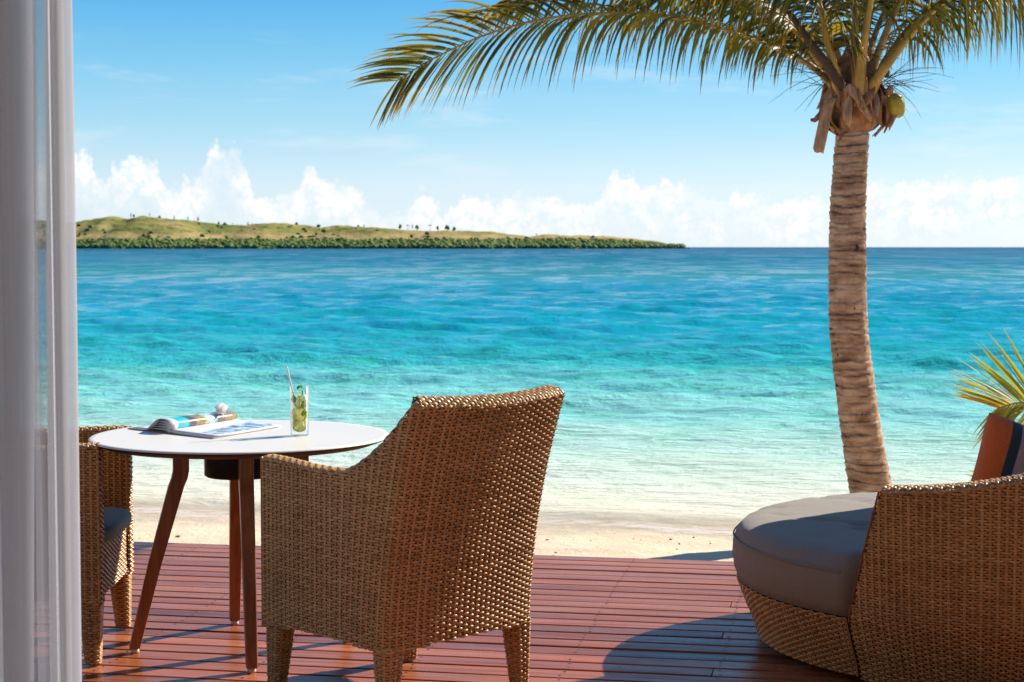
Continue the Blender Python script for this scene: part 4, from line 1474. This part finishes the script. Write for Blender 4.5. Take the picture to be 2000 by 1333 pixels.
# base drum
v, f = lathe([(0.0, 0.030), (0.74, 0.030), (0.783, 0.034), (0.784, 0.04)] + [(float(brad(z)) - 0.007, z) for z in np.linspace(0.05, 0.222, 8)] + [(0.78, 0.226), (0.0, 0.226)], 96)
base = mesh_np('base', v, f, M['wicker_core'], db)
acc = Acc()
vv, ff, sh = weave(PW, R(64) * 0.87, R(224.6) * 0.87, 0.030, 0.228, always, pu=0.0236, pv=0.0086, amp=0.0048, seed=110)
acc.add(vv, ff, sh)
acc.build('woven_strands', M['wicker'], base, True, 'stuff')
for k in range(6):
    a = k * math.pi / 3 + 0.2
    v, f = lathe([(0.0, 0.0), (0.03, 0.0), (0.03, 0.031), (0.0, 0.031)], 16)
    mesh_np('foot', v + np.array([0.62 * math.cos(a), 0.62 * math.sin(a), 0.001]), f, M['black_metal'], db)
# mattress: a thick disc with soft edges, trimmed inside the shell
prof = [(0.0, 0.229), (0.80, 0.2295), (0.864, 0.232), (0.878, 0.262), (0.884, 0.300), (0.882, 0.335), (0.868, 0.366), (0.842, 0.386), (0.82, 0.393), (0.79, 0.398)] + [(r_, 0.3985 + 0.0135 * (1 - (r_ / 0.79) ** 2)) for r_ in np.linspace(0.76, 0.0, 26)]
prof = [(r_, z if z < 0.24 else 0.236 + (z - 0.236) * 1.20) for r_, z in prof]
v, f = lathe(prof, 160)
ang = np.arctan2(v[:, 1], v[:, 0]); rr = np.hypot(v[:, 0], v[:, 1])
inside_shell = (ang > R(-134.5)) & (ang < R(64))
lim = np.where(inside_shell, 0.772, 9)
k = np.minimum(1, lim / np.maximum(rr, 1e-6))
v[:, 0] *= k; v[:, 1] *= k
wr2 = np.array([mnoise.fractal(Vector((p[0] * 4, p[1] * 4, p[2] * 6)), .8, 2, 3) for p in v])
cre = np.array([mnoise.fractal(Vector((p[0] * 2.1 + 3, p[1] * 3.3, 0.5)), .7, 2, 3) for p in v])
v[:, 2] += (wr2 * 0.004 - 0.012 * np.exp(-(cre / 0.07) ** 2) * (rr > 0.3)) * (v[:, 2] > 0.33)
mattress = mesh_np('mattress', v, f, M['charcoal'], db)
v, f = tube(np.array([(0.880 * math.cos(a), 0.880 * math.sin(a), 0.375) for a in np.linspace(R(66), R(224), 90)]), 0.0032, 6)
mesh_np('piping', v, f, M['charcoal'], mattress)

# striped cushion ---------------------------------------------------------------------------------------
m, t, b = new_mat('striped_cushion_fabric')
o_ = t.coord('Object')
sx_ = t.n('ShaderNodeSeparateXYZ', None, i0=o_).outputs[0]
n = t.noise(o_, 220.0, 3.0, 0.7)
u_ = t.math('DIVIDE', t.math('ADD', sx_, 0.24), 0.48)
c = t.ramp(u_, [(0.0, (0.88, 0.16, 0.025)), (0.175, (0.035, 0.060, 0.068)), (0.245, (0.56, 0.37, 0.34)), (0.345, (0.030, 0.042, 0.055)), (0.42, (0.88, 0.16, 0.025)),
                (0.60, (0.035, 0.060, 0.068)), (0.70, (0.56, 0.37, 0.34)), (0.82, (0.03, 0.042, 0.055))], 'CONSTANT')
t.set(b.inputs['Base Color'], t.mix(1.0, c, t.ramp(n, [(.3, (.8, .8, .8)), (.7, (1.15, 1.15, 1.15))]), 'MULTIPLY'))
b.inputs['Roughness'].default_value = 0.9
b.inputs['Sheen Weight'].default_value = 0.2
t.set(b.inputs['Normal'], t.bump(n, 0.2, 0.002))
M['stripe'] = m
N_ = 33
V, Fs = [], []
for side in (1, -1):
    for j in range(N_):
        for i in range(N_):
            u, w = i / (N_ - 1) * 2 - 1, j / (N_ - 1) * 2 - 1
            pinch = 1 - 0.055 * (1 - abs(u) ** 1.5) * abs(w) ** 3
            pinch2 = 1 - 0.055 * (1 - abs(w) ** 1.5) * abs(u) ** 3
            # rounded corners
            x, y = 0.24 * u * pinch2, 0.215 * w * pinch
            cr = max(0, abs(u) + abs(w) - 1.75) * 0.10
            x -= math.copysign(cr, u) * .24; y -= math.copysign(cr, w) * .215
            th = 0.075 * ((1 - u ** 4) * (1 - w ** 4)) ** 0.55 + 0.005 * mnoise.noise(Vector((u * 2, w * 2, side))) * (1 - u * u) * (1 - w * w)
            V.append((x, y, side * th))
n1 = N_ * N_
f = grid_faces(N_, N_)
pil = mesh_np('striped_cushion', np.array(V), np.concatenate([f, f[:, ::-1] + n1]), M['stripe'])
bmw = bmesh.new(); bmw.from_mesh(pil.data); bmesh.ops.remove_doubles(bmw, verts=bmw.verts, dist=1e-5); bmw.to_mesh(pil.data); bmw.free()
tag(pil, 'orange, slate and mauve striped cushion standing on the daybed', 'cushion')
pil.matrix_world = Matrix.Translation((1.772, 5.72, 0.560)) @ Matrix.Rotation(R(2), 4, 'Z') @ Matrix.Rotation(R(80), 4, 'X') @ Matrix.Rotation(R(-19), 4, 'Z')

# ------------------------------------------------------------------ sheer curtain
m, t, b = new_mat('sheer_curtain')
o_ = t.coord('Object')
thr = t.noise(t.mapping(o_, (900, 900, 260)), 1.0, 2.0)
thr2 = t.noise(t.mapping(o_, (60, 60, 1.2)), 1.0, 3.0)
dif = t.n('ShaderNodeBsdfDiffuse', None, Color=(0.72, 0.72, 0.73))
trl = t.n('ShaderNodeBsdfTranslucent', None, Color=(0.55, 0.55, 0.585))
clr = t.n('ShaderNodeBsdfTransparent', None, Color=(1, 1, 1))
mx = t.n('ShaderNodeMixShader', None, i0=0.70, i1=dif.outputs[0], i2=trl.outputs[0])
lw = t.n('ShaderNodeLayerWeight', None, Blend=0.35)
op = t.math('ADD', t.math('ADD', 0.66, t.math('MULTIPLY', lw.outputs['Facing'], 0.30)), t.math('MULTIPLY', t.math('SUBTRACT', t.math('ADD', thr, thr2), 1.0), 0.25), clamp=True)
mx2 = t.n('ShaderNodeMixShader', None, i0=op, i1=clr.outputs[0], i2=mx.outputs[0])
t.set(m.node_tree.nodes['Material Output'].inputs[0], mx2.outputs[0])
M['sheer'] = m
cur = thing('sheer_curtain', 'white sheer curtain hanging in folds at the left edge of the opening', 'curtain', (-0.013, 0, 0))
# plan of the folds from the free edge (right) to the left
plan = [(-0.820, 3.190), (-0.830, 3.176), (-0.842, 3.182), (-0.846, 3.215), (-0.838, 3.248), (-0.822, 3.262), (-0.828, 3.275), (-0.850, 3.285), (-0.875, 3.280), (-0.868, 3.240), (-0.850, 3.215), (-0.862, 3.190), (-0.885, 3.225),
        (-0.893, 3.250), (-0.905, 3.225), (-0.915, 3.170), (-0.930, 3.150), (-0.945, 3.185), (-0.930, 3.235), (-0.912, 3.262), (-0.910, 3.285), (-0.925, 3.295), (-0.955, 3.27),
        (-0.985, 3.20), (-0.998, 3.14), (-1.02, 3.125), (-1.03, 3.17), (-0.99, 3.25), (-0.955, 3.30), (-0.96, 3.33), (-1.01, 3.32), (-1.07, 3.24), (-1.09, 3.15), (-1.115, 3.13), (-1.12, 3.19), (-1.06, 3.29),
        (-1.05, 3.33), (-1.10, 3.34), (-1.17, 3.24), (-1.19, 3.14), (-1.22, 3.13), (-1.21, 3.22), (-1.15, 3.32), (-1.17, 3.35), (-1.25, 3.28), (-1.29, 3.15), (-1.32, 3.14), (-1.30, 3.25), (-1.26, 3.33), (-1.34, 3.32), (-1.40, 3.16), (-1.44, 3.26), (-1.50, 3.16), (-1.57, 3.2)]
pl = catmull([(x, y, 0) for x, y in plan], 420)
zs = np.linspace(0.012, 2.70, 60)
V = []
for z in zs:
    k = (z - 1.3)
    w = 1 + 0.12 * np.sin(z * 1.7 + pl[:, 0] * 9)
    x = pl[:, 0].copy(); y = 3.2 + (pl[:, 1] - 3.2) * (w - 0.12 * k)
    free = sstep(pl[:, 0], -0.88, -0.82)
    x = x + 0.006 * np.sin(z * 2.1 + pl[:, 1] * 30) * (1 - free)
    x = x - 0.010 * np.clip(-k, 0, 1.3) * sstep(-pl[:, 0], 0.85, 0.95) * 0.8
    V.append(np.stack([x, y, np.full(len(x), z)], -1))
mesh_np('drape', np.concatenate(V), grid_faces(len(pl), len(zs)), M['sheer'], cur)
# folded hem along the free edge
V = []
for z in zs:
    V.append(np.array([(-0.8195, 3.189, z), (-0.824, 3.178, z), (-0.832, 3.170, z), (-0.843, 3.1765, z), (-0.849, 3.200, z), (-0.849, 3.218, z)]))
mesh_np('hem', np.concatenate(V), grid_faces(6, len(zs)), M['sheer'], cur)
v, f = tube([(-2.4, 3.2, 2.725), (0.2, 3.2, 2.725)], 0.014, 10)
mesh_np('curtain_rail', v, f, M['black_metal'], cur)

# ------------------------------------------------------------------ coconut palm
palm = thing('coconut_palm', 'coconut palm with a ringed grey-brown trunk rising from the sand', 'palm tree', (0, 0, 0))
ctrl = [(2.46, 11.0, -0.72), (2.405, 11.0, -0.45), (2.331, 11, -0.185), (2.282, 11, 0.075), (2.220, 11, 0.474), (2.172, 11, 0.872), (2.160, 11, 1.268), (2.160, 11, 1.663), (2.176, 11, 2.0), (2.190, 11, 2.22)]
rad_c = [(-0.72, 0.19), (-0.45, 0.158), (-0.185, 0.1400), (0.075, 0.1310), (0.474, 0.1255), (0.872, 0.1215), (1.268, 0.1190), (1.663, 0.1120), (2.1, 0.1035), (2.22, 0.1035)]
nz_, na = 420, 72
cl = catmull(ctrl, nz_)
ring_z = [-0.7]
while ring_z[-1] < 2.2:
    ring_z.append(ring_z[-1] + random.uniform(0.032, 0.078))
ring_z = np.array(ring_z)
V, S = [], []
a = np.linspace(0, 2 * np.pi, na, endpoint=False)
for i in range(nz_):
    z = cl[i, 2]
    wob = np.array([mnoise.noise(Vector((math.cos(q) * 0.7, math.sin(q) * 0.7, z * 4.0))) for q in a])
    ze = z + 0.024 * wob
    idx_ = np.clip(np.searchsorted(ring_z, ze) - 1, 0, len(ring_z) - 2)
    fr_ = (ze - ring_z[idx_]) / (ring_z[idx_ + 1] - ring_z[idx_])
    depth = 0.0035 + 0.0045 * ((idx_ * 7919) % 13) / 13
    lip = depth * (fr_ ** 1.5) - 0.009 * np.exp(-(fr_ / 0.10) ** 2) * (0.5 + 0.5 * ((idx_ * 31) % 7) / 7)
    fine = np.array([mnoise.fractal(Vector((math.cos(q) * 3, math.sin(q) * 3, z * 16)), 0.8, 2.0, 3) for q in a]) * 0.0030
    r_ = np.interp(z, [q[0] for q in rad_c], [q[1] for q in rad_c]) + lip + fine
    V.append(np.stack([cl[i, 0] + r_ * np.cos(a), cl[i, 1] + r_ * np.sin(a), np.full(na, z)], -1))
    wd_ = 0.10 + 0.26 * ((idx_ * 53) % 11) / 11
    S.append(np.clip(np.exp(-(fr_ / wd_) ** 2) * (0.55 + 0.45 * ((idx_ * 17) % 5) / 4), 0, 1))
m, t, b = new_mat('palm_bark')
at = t.n('ShaderNodeAttribute', {'attribute_name': 'shade'}).outputs['Fac']
o_ = t.coord('Object')
n1 = t.noise(t.mapping(o_, (6, 6, 22)), 1.0, 6.0, 0.65)
n2 = t.noise(t.mapping(o_, (30, 30, 6)), 1.0, 4.0, 0.6)
c = t.ramp(n1, [(0.32, (0.20, 0.100, 0.054)), (0.48, (0.40, 0.235, 0.140)), (0.64, (0.58, 0.385, 0.25))])
c = t.mix(t.smooth(n2, 0.55, 0.75, 0.0, 0.45), c, (0.22, 0.12, 0.07))
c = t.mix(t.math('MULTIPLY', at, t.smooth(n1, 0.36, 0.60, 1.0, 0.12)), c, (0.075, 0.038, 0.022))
t.set(b.inputs['Base Color'], c)
b.inputs['Roughness'].default_value = 0.9
b.inputs['Specular IOR Level'].default_value = 0.15
t.set(b.inputs['Normal'], t.bump(t.math('ADD', n1, n2), 0.6, 0.012))
M['bark'] = m
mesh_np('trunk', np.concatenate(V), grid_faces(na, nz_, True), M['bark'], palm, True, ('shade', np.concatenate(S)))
# dark scars and knots
acc = Acc()
for z, q, w in ((1.38, -1.2, .018), (1.27, -1.75, .006), (0.86, -2.9, .008), (0.70, -2.5, .008), (0.50, -2.9, .010), (0.19, -3.0, .008), (0.32, -1.6, .007), (1.0, -1.4, .006), (-0.02, -2.7, .007)):
    c0 = np.array([np.interp(z, cl[:, 2], cl[:, 0]), 11.0, z]); r_ = float(np.interp(z, [k[0] for k in rad_c], [k[1] for k in rad_c]))
    p = c0 + np.array([math.cos(q) * r_, math.sin(q) * r_, 0])
    acc.add(iv2 * np.array([w * .8, w * .8, w * 1.5]) + p, itf2)
acc.build('scar', M['twig'], palm, True, 'stuff')

# fibrous boss under the fronds
nz_, na = 40, 48
a = np.linspace(0, 2 * np.pi, na, endpoint=False)
V = []
pz = [(2.125, 0.098), (2.135, 0.13), (2.17, 0.165), (2.22, 0.187), (2.29, 0.190), (2.36, 0.178), (2.44, 0.150), (2.54, 0.115), (2.66, 0.075), (2.74, 0.03)]
for z in np.linspace(2.125, 2.74, nz_):
    r0 = np.interp(z, [q[0] for q in pz], [q[1] for q in pz])
    r_ = 0.90 * r0 * (1 + np.array([0.22 * mnoise.fractal(Vector((math.cos(q) * 1.6, math.sin(q) * 1.6, z * 5)), .8, 2, 4) for q in a]) + 0.05 * np.sin(a * 5 + z * 14))
    V.append(np.stack([2.193 + r_ * np.cos(a), 11.0 + r_ * np.sin(a), np.full(na, z)], -1))
mesh_np('crown_base', np.concatenate(V), grid_faces(na, nz_, True), M['fibre'], palm)


def strip(pts, widths, side, ripple=0.01, thick=0.006, n=20, cross=6, ragged=0.0):
    """a torn fibre sheath: curved ribbon along pts; side = width direction"""
    c = catmull(pts, n)
    w = np.interp(np.linspace(0, 1, n), np.linspace(0, 1, len(widths)), widths)
    side = np.asarray(side, float); side /= np.linalg.norm(side)
    T = np.gradient(c, axis=0); T /= np.linalg.norm(T, axis=1)[:, None]
    N = np.cross(T, side)
    out = []
    for i in range(n):
        for q in np.linspace(-1, 1, cross):
            p = c[i] + side * q * w[i] / 2 + N[i] * (ripple * math.sin(q * 3 + i * .4) + 0.35 * w[i] * (q * q - .4) * .5)
            if i == n - 1: p = p + T[i] * random.uniform(-ragged, ragged)
            out.append(p)
    return np.array(out), grid_faces(cross, n)


def sheath(name, pts, widths, side, mat, **kw):
    v, f = strip(pts, widths, side, **kw)
    o = mesh_np(name, v, f, mat, palm)
    md = o.modifiers.new('thickness', 'SOLIDIFY'); md.thickness = 0.007
    return o


sheath('dead_sheath', [(2.03, 10.84, 2.33), (1.985, 10.83, 2.26), (1.955, 10.83, 2.14), (1.935, 10.84, 1.995)], [.05, .085, .085, .075], (1, .35, 0), M['fibre_grey'], ragged=0.035)
sheath('dead_sheath', [(2.01, 10.84, 2.28), (1.955, 10.85, 2.24), (1.92, 10.87, 2.205), (1.895, 10.88, 2.19)], [.05, .06, .05, .012], (0.3, .4, .8), M['fibre'], ragged=0.01)
sheath('dead_sheath', [(2.34, 10.86, 2.35), (2.385, 10.86, 2.31), (2.405, 10.86, 2.23), (2.375, 10.87, 2.135)], [.05, .075, .075, .03], (1, -.3, 0), M['fibre'], ragged=0.03)
sheath('dead_sheath', [(2.10, 10.80, 2.40), (2.16, 10.79, 2.35), (2.20, 10.79, 2.27), (2.25, 10.80, 2.20)], [.05, .06, .05, .02], (.7, 0, .7), M['fibre_grey'], ragged=0.02)
sheath('dead_sheath', [(1.97, 10.86, 2.53), (2.03, 10.83, 2.47), (2.075, 10.82, 2.38), (2.09, 10.82, 2.30)], [.03, .07, .07, .06], (.8, 0, .5), M['fibre'], ragged=0.02)
sheath('dead_sheath', [(2.15, 10.84, 2.60), (2.17, 10.82, 2.52), (2.185, 10.81, 2.42), (2.19, 10.81, 2.34)], [.05, .08, .10, .09], (1, 0, 0), M['fibre'], ragged=0.02)
sheath('dead_sheath', [(2.12, 10.88, 2.12), (2.09, 10.87, 2.09), (2.07, 10.87, 2.06)], [.05, .035, .008], (1, 0, .3), M['fibre'], ragged=0.01)


brnd = random.Random(77)
for k in range(22):
    th0 = -math.pi / 2 + (k - 10.5) * 0.27 + brnd.uniform(-.08, .08)
    zb = brnd.uniform(2.11, 2.30); hgt_ = brnd.uniform(0.16, 0.30)
    tw_ = brnd.uniform(-0.35, 0.35)
    pp_ = []
    for q in np.linspace(0, 1, 5):
        z = zb + hgt_ * q
        rr_ = float(np.interp(z, [w_[0] for w_ in pz], [w_[1] for w_ in pz])) * 1.0 + 0.012 + 0.035 * (1 - q) ** 3 * brnd.uniform(0, 1)
        pp_.append((2.193 + rr_ * math.cos(th0 + tw_ * q), 11.0 + rr_ * math.sin(th0 + tw_ * q), z))
    w0 = brnd.uniform(.06, .13)
    sheath('leaf_base', pp_[::-1], [w0 * .8, w0, w0 * .9, w0 * brnd.uniform(.3, .8)], (-math.sin(th0), math.cos(th0), brnd.uniform(-.3, .3)), M['fibre'] if k % 3 else M['fibre_grey'], ragged=0.03)


def frond(pts, n_leaf, length, roll0, roll1, droop0, droop1, seed, individual=False, base_r=0.036, start=0.22, width=0.022, mat=None, parent=None, shade_mu=0.42, dens_tip=True, name='frond'):
    fr = random.Random(seed)
    parent = parent or palm
    mat = mat or M['leaf']
    n = 70
    c = catmull(pts, n)
    tt = np.linspace(0, 1, n)
    r_ = base_r * (1 - tt) ** 0.9 * (0.45 + 0.55 * np.exp(-tt * 6)) + 0.0035
    r_ = r_ + 0.016 * np.exp(-tt / 0.03)
    v, f = tube(c, r_, 8)
    rach = mesh_np(name, v, f, M['petiole'], parent)
    T = np.gradient(c, axis=0); T /= np.linalg.norm(T, axis=1)[:, None]
    acc = Acc()
    shared = []
    for k in range(n_leaf):
        q = start + (1 - start) * (k + 0.5) / n_leaf
        for sd in (-1, 1):
            if fr.random() < 0.04: continue
            qq = min(0.999, q + fr.uniform(-.004, .004))
            x = qq * (n - 1); i = int(x)
            p0 = c[i] + (c[min(i + 1, n - 1)] - c[i]) * (x - i)
            t_ = T[i]
            s0 = np.cross(t_, [0, 0, 1.0]); s0 /= np.linalg.norm(s0) + 1e-9
            up = np.cross(s0, t_)
            kk = float(sstep(qq, 0.45, 0.85))
            roll = R(roll0 + (roll1 - roll0) * kk)
            sv_ = (math.cos(roll) * s0 + math.sin(roll) * up) * sd
            nv_ = -math.sin(roll) * s0 + math.cos(roll) * up
            phi = R(72 - 42 * qq + fr.uniform(-5, 5))
            d_ = t_ * math.cos(phi) + sv_ * math.sin(phi) + nv_ * 0.22
            d_ /= np.linalg.norm(d_)
            prof_ = math.sin(math.pi * min(1, 0.16 + 0.72 * (qq - start) / (1 - start))) ** 0.6
            L = length * prof_ * fr.uniform(0.84, 1.10)
            droop = droop0 + (droop1 - droop0) * kk
            if sv_[2] > 0.5: droop *= 0.55
            droop *= fr.uniform(.75, 1.3)
            ns = 7
            pp = [p0]; dd = d_.copy()
            for j in range(ns):
                pp.append(pp[-1] + dd * L / ns)
                hor = math.hypot(dd[0], dd[1])
                dd = dd + np.array([fr.uniform(-.03, .03), fr.uniform(-.03, .03), -droop * (0.25 + hor) * L / ns * (1 + j * 0.15)])
                dd /= np.linalg.norm(dd)
            pp = np.array(pp)
            TT = np.gradient(pp, axis=0); TT /= np.linalg.norm(TT, axis=1)[:, None]
            wd = t_ - TT * (TT @ t_)[:, None]
            wd /= np.linalg.norm(wd, axis=1)[:, None] + 1e-9
            tw = fr.uniform(-0.7, 0.7)
            nn = np.cross(TT, wd)
            wd = wd * math.cos(tw) + nn * math.sin(tw)
            nn = np.cross(TT, wd)
            w = width * fr.uniform(.75, 1.15) * np.array([0.35, 0.85, 1.0, 0.95, 0.80, 0.58, 0.30, 0.04])
            vv = np.concatenate([pp - wd * w[:, None] / 2 + nn * w[:, None] * .22, pp, pp + wd * w[:, None] / 2 + nn * w[:, None] * .22])
            m_ = ns + 1
            a_ = np.arange(ns)
            ff = np.concatenate([np.stack([a_, a_ + m_, a_ + m_ + 1, a_ + 1], -1), np.stack([a_ + m_, a_ + 2 * m_, a_ + 2 * m_ + 1, a_ + m_ + 1], -1)])
            sh = np.clip(fr.gauss(shade_mu, 0.20), 0, 1)
            tipdry = np.tile(np.linspace(0, 1, m_) ** 3 * 0.35, 3)
            if individual:
                mesh_np('leaflet', vv, ff, mat, rach, True, ('shade', np.clip(sh + tipdry, 0, 1)))
            else:
                acc.add(vv, ff, np.clip(sh + tipdry, 0, 1))
    if not individual:
        acc.build('leaflets', mat, rach, True, 'stuff')
    return rach


FA = [(2.126, 10.97, 2.314), (2.049, 10.95, 2.41), (1.941, 10.95, 2.514), (1.76, 10.95, 2.624), (1.407, 11.0, 2.766), (0.99, 11.1, 2.876), (0.599, 11.2, 2.906), (0.202, 11.3, 2.883), (-0.187, 11.4, 2.789), (-0.531, 11.5, 2.645), (-0.771, 11.5, 2.502)]
FB = [(2.242, 10.9, 2.324), (2.3, 10.8, 2.46), (2.4, 10.75, 2.598), (2.526, 10.75, 2.757), (2.728, 10.8, 2.938), (3.011, 10.9, 3.048), (3.366, 11.0, 3.031), (3.763, 11.1, 2.834), (4.067, 11.1, 2.522)]
FC = [(2.108, 11.05, 2.37), (1.974, 11.05, 2.583), (1.783, 11.1, 2.834), (1.531, 11.2, 3.045), (1.174, 11.3, 3.176), (0.785, 11.5, 3.241), (0.379, 11.6, 3.189), (0.0, 11.7, 3.05)]
FD = [(2.096, 10.9, 2.341), (2.01, 10.8, 2.556), (1.944, 10.75, 2.804), (1.876, 10.8, 3.065), (1.746, 10.9, 3.305), (1.5, 11.0, 3.483), (1.184, 11.1, 3.567)]
FE = [(2.183, 10.85, 2.368), (2.192, 10.75, 2.614), (2.226, 10.7, 2.924), (2.285, 10.7, 3.301), (2.408, 10.7, 3.645), (2.626, 10.7, 3.864)]
FG = [(2.2, 11.1, 2.391), (2.253, 11.3, 2.71), (2.283, 11.5, 3.072), (2.292, 11.8, 3.497), (2.221, 12.1, 3.905), (2.054, 12.4, 4.185)]
FH = [(2.316, 11.1, 2.391), (2.473, 11.3, 2.643), (2.702, 11.5, 2.903), (3.025, 11.7, 3.101), (3.429, 11.9, 3.166), (3.885, 12.1, 3.053), (4.248, 12.2, 2.815)]
FI = [(2.084, 11.1, 2.407), (1.951, 11.3, 2.643), (1.779, 11.5, 2.869), (1.543, 11.8, 3.064), (1.222, 12.1, 3.178), (0.877, 12.3, 3.153)]
FJ = [(2.252, 10.95, 2.377), (2.336, 10.9, 2.663), (2.462, 10.9, 2.952), (2.678, 11.0, 3.193), (2.964, 11.1, 3.307), (3.29, 11.2, 3.292), (3.624, 11.3, 3.176)]
FK = [(2.167, 11.1, 2.375), (2.119, 11.3, 2.71), (2.034, 11.6, 3.053), (1.872, 11.9, 3.34), (1.592, 12.2, 3.533), (1.224, 12.5, 3.586)]
FL = [(2.277, 11.15, 2.395), (2.392, 11.4, 2.755), (2.59, 11.7, 3.101), (2.849, 12.0, 3.392), (3.211, 12.3, 3.55), (3.664, 12.6, 3.566)]
frond(FA, 96, 0.66, 12, 72, 4.4, 1.2, 1, True, start=0.26, shade_mu=0.52)
frond(FB, 54, 0.66, 10, 30, 4.6, 2.6, 2, True, base_r=0.050, start=0.30, shade_mu=0.36)
frond(FC, 96, 0.70, 8, 30, 4.6, 2.8, 3, start=0.24, shade_mu=0.50)
frond(FD, 90, 0.70, 15, 20, 4.0, 2.8, 4, start=0.20, base_r=0.046)
frond(FE, 74, 0.66, 10, 10, 3.4, 3.0, 5, start=0.34, base_r=0.050)
frond(FG, 84, 0.66, 10, 10, 3.0, 3.0, 6, start=0.30, base_r=0.044)
frond(FH, 96, 0.70, 10, 30, 4.6, 3.0, 7, start=0.20, shade_mu=0.32)
frond(FI, 90, 0.62, 10, 30, 4.0, 2.8, 8, start=0.20, shade_mu=0.38)
frond(FJ, 84, 0.68, 10, 30, 4.2, 3.0, 9, start=0.30, shade_mu=0.36)
frond(FK, 90, 0.70, 10, 30, 4.0, 3.0, 10, start=0.22, shade_mu=0.40)
frond(FL, 90, 0.70, 10, 30, 4.0, 3.0, 12, start=0.22, shade_mu=0.34)
# dark dry stalk on the left and old flower stalks
v, f = tube(catmull([(2.10, 10.86, 2.36), (2.00, 10.78, 2.50), (1.86, 10.72, 2.66), (1.72, 10.7, 2.85)], 20), np.linspace(0.034, 0.018, 20), 8)
mesh_np('dead_stalk', v, f, M['twig'], palm)
acc = Acc()
for cx, cz, sgn, nn_ in ((1.98, 2.46, -1, 18), (2.36, 2.42, 1, 24), (2.20, 2.62, 0, 24), (2.05, 2.66, -1, 16)):
    for i in range(nn_):
        a_ = random.uniform(-0.9, 0.9); L = random.uniform(0.15, 0.42)
        d_ = np.array([sgn * math.cos(a_) + (random.uniform(-1, 1) if sgn == 0 else 0), random.uniform(-.6, .3), math.sin(a_) * .8])
        d_ /= np.linalg.norm(d_)
        p = np.array([cx + random.uniform(-.04, .04), 10.88 + random.uniform(-.05, .05), cz + random.uniform(-.05, .05)])
        pp = [p]
        for j in range(5):
            pp.append(pp[-1] + d_ * L / 5); d_ = d_ + np.array([random.uniform(-.12, .12), 0, random.uniform(-.22, .04)]); d_ /= np.linalg.norm(d_)
        v, f = tube(pp, np.linspace(0.0024, 0.0008, 6), 4, False); acc.add(v, f)
acc.build('old_flower_stalks', M['twig'], palm, True, 'stuff')
for (x, y, z, s, mt, rx) in ((2.432, 10.86, 2.285, 0.084, 'coconut', -16), (2.06, 10.85, 2.50, 0.032, 'fibre', 0), (2.385, 10.84, 2.375, 0.034, 'fibre', 0), (2.36, 10.84, 2.49, 0.036, 'twig', 0)):
    v, f = lathe([(0.0, -1.0), (0.30, -0.88), (0.52, -0.62), (0.64, -0.2), (0.66, 0.15), (0.58, 0.52), (0.36, 0.82), (0.14, 0.95), (0.0, 0.97)], 20)
    o = mesh_np('coconut' if mt == 'coconut' else 'young_nut', v * s, f, M[mt], palm)
    o.location = (x, y, z); o.rotation_euler = (R(12), R(rx), 0)

# ------------------------------------------------------------------ young palm by the daybed
yp_ = thing('young_palm', 'small bright green palm with a dry lower leaf behind the daybed', 'palm', (0.13, 0, -0.08))
frond([(2.95, 8.8, -0.35), (2.88, 8.78, 0.15), (2.76, 8.72, 0.50), (2.62, 8.68, 0.645), (2.46, 8.64, 0.68), (2.33, 8.62, 0.655)], 46, 0.42, 60, 62, 0.8, 0.6, 21, start=0.40, base_r=0.016, width=0.015, mat=M['leaf_young'], parent=yp_, shade_mu=0.62)
frond([(2.95, 8.8, -0.35), (2.92, 8.75, 0.20), (2.84, 8.7, 0.58), (2.74, 8.62, 0.76), (2.64, 8.55, 0.84)], 44, 0.40, 50, 50, 0.8, 0.8, 22, start=0.36, base_r=0.014, width=0.014, mat=M['leaf_young'], parent=yp_, shade_mu=0.66)
frond([(2.96, 8.82, -0.35), (3.0, 8.8, 0.3), (3.05, 8.75, 0.75), (3.15, 8.7, 1.02), (3.3, 8.6, 1.12)], 40, 0.42, 20, 20, 1.6, 1.4, 23, start=0.36, base_r=0.014, width=0.016, mat=M['leaf_young'], parent=yp_, shade_mu=0.6)
frond([(2.94, 8.8, -0.38), (2.80, 8.77, 0.0), (2.62, 8.74, 0.20), (2.46, 8.72, 0.26), (2.32, 8.7, 0.25)], 26, 0.22, 30, 40, 1.4, 1.0, 24, start=0.45, base_r=0.010, width=0.014, mat=M['leaf_young'], parent=yp_, shade_mu=0.98)
v, f = tube([(2.96, 8.8, -0.62), (2.95, 8.8, -0.4), (2.95, 8.8, -0.28)], [0.05, 0.045, 0.03], 10)
mesh_np('stem', v, f, M['fibre'], yp_)
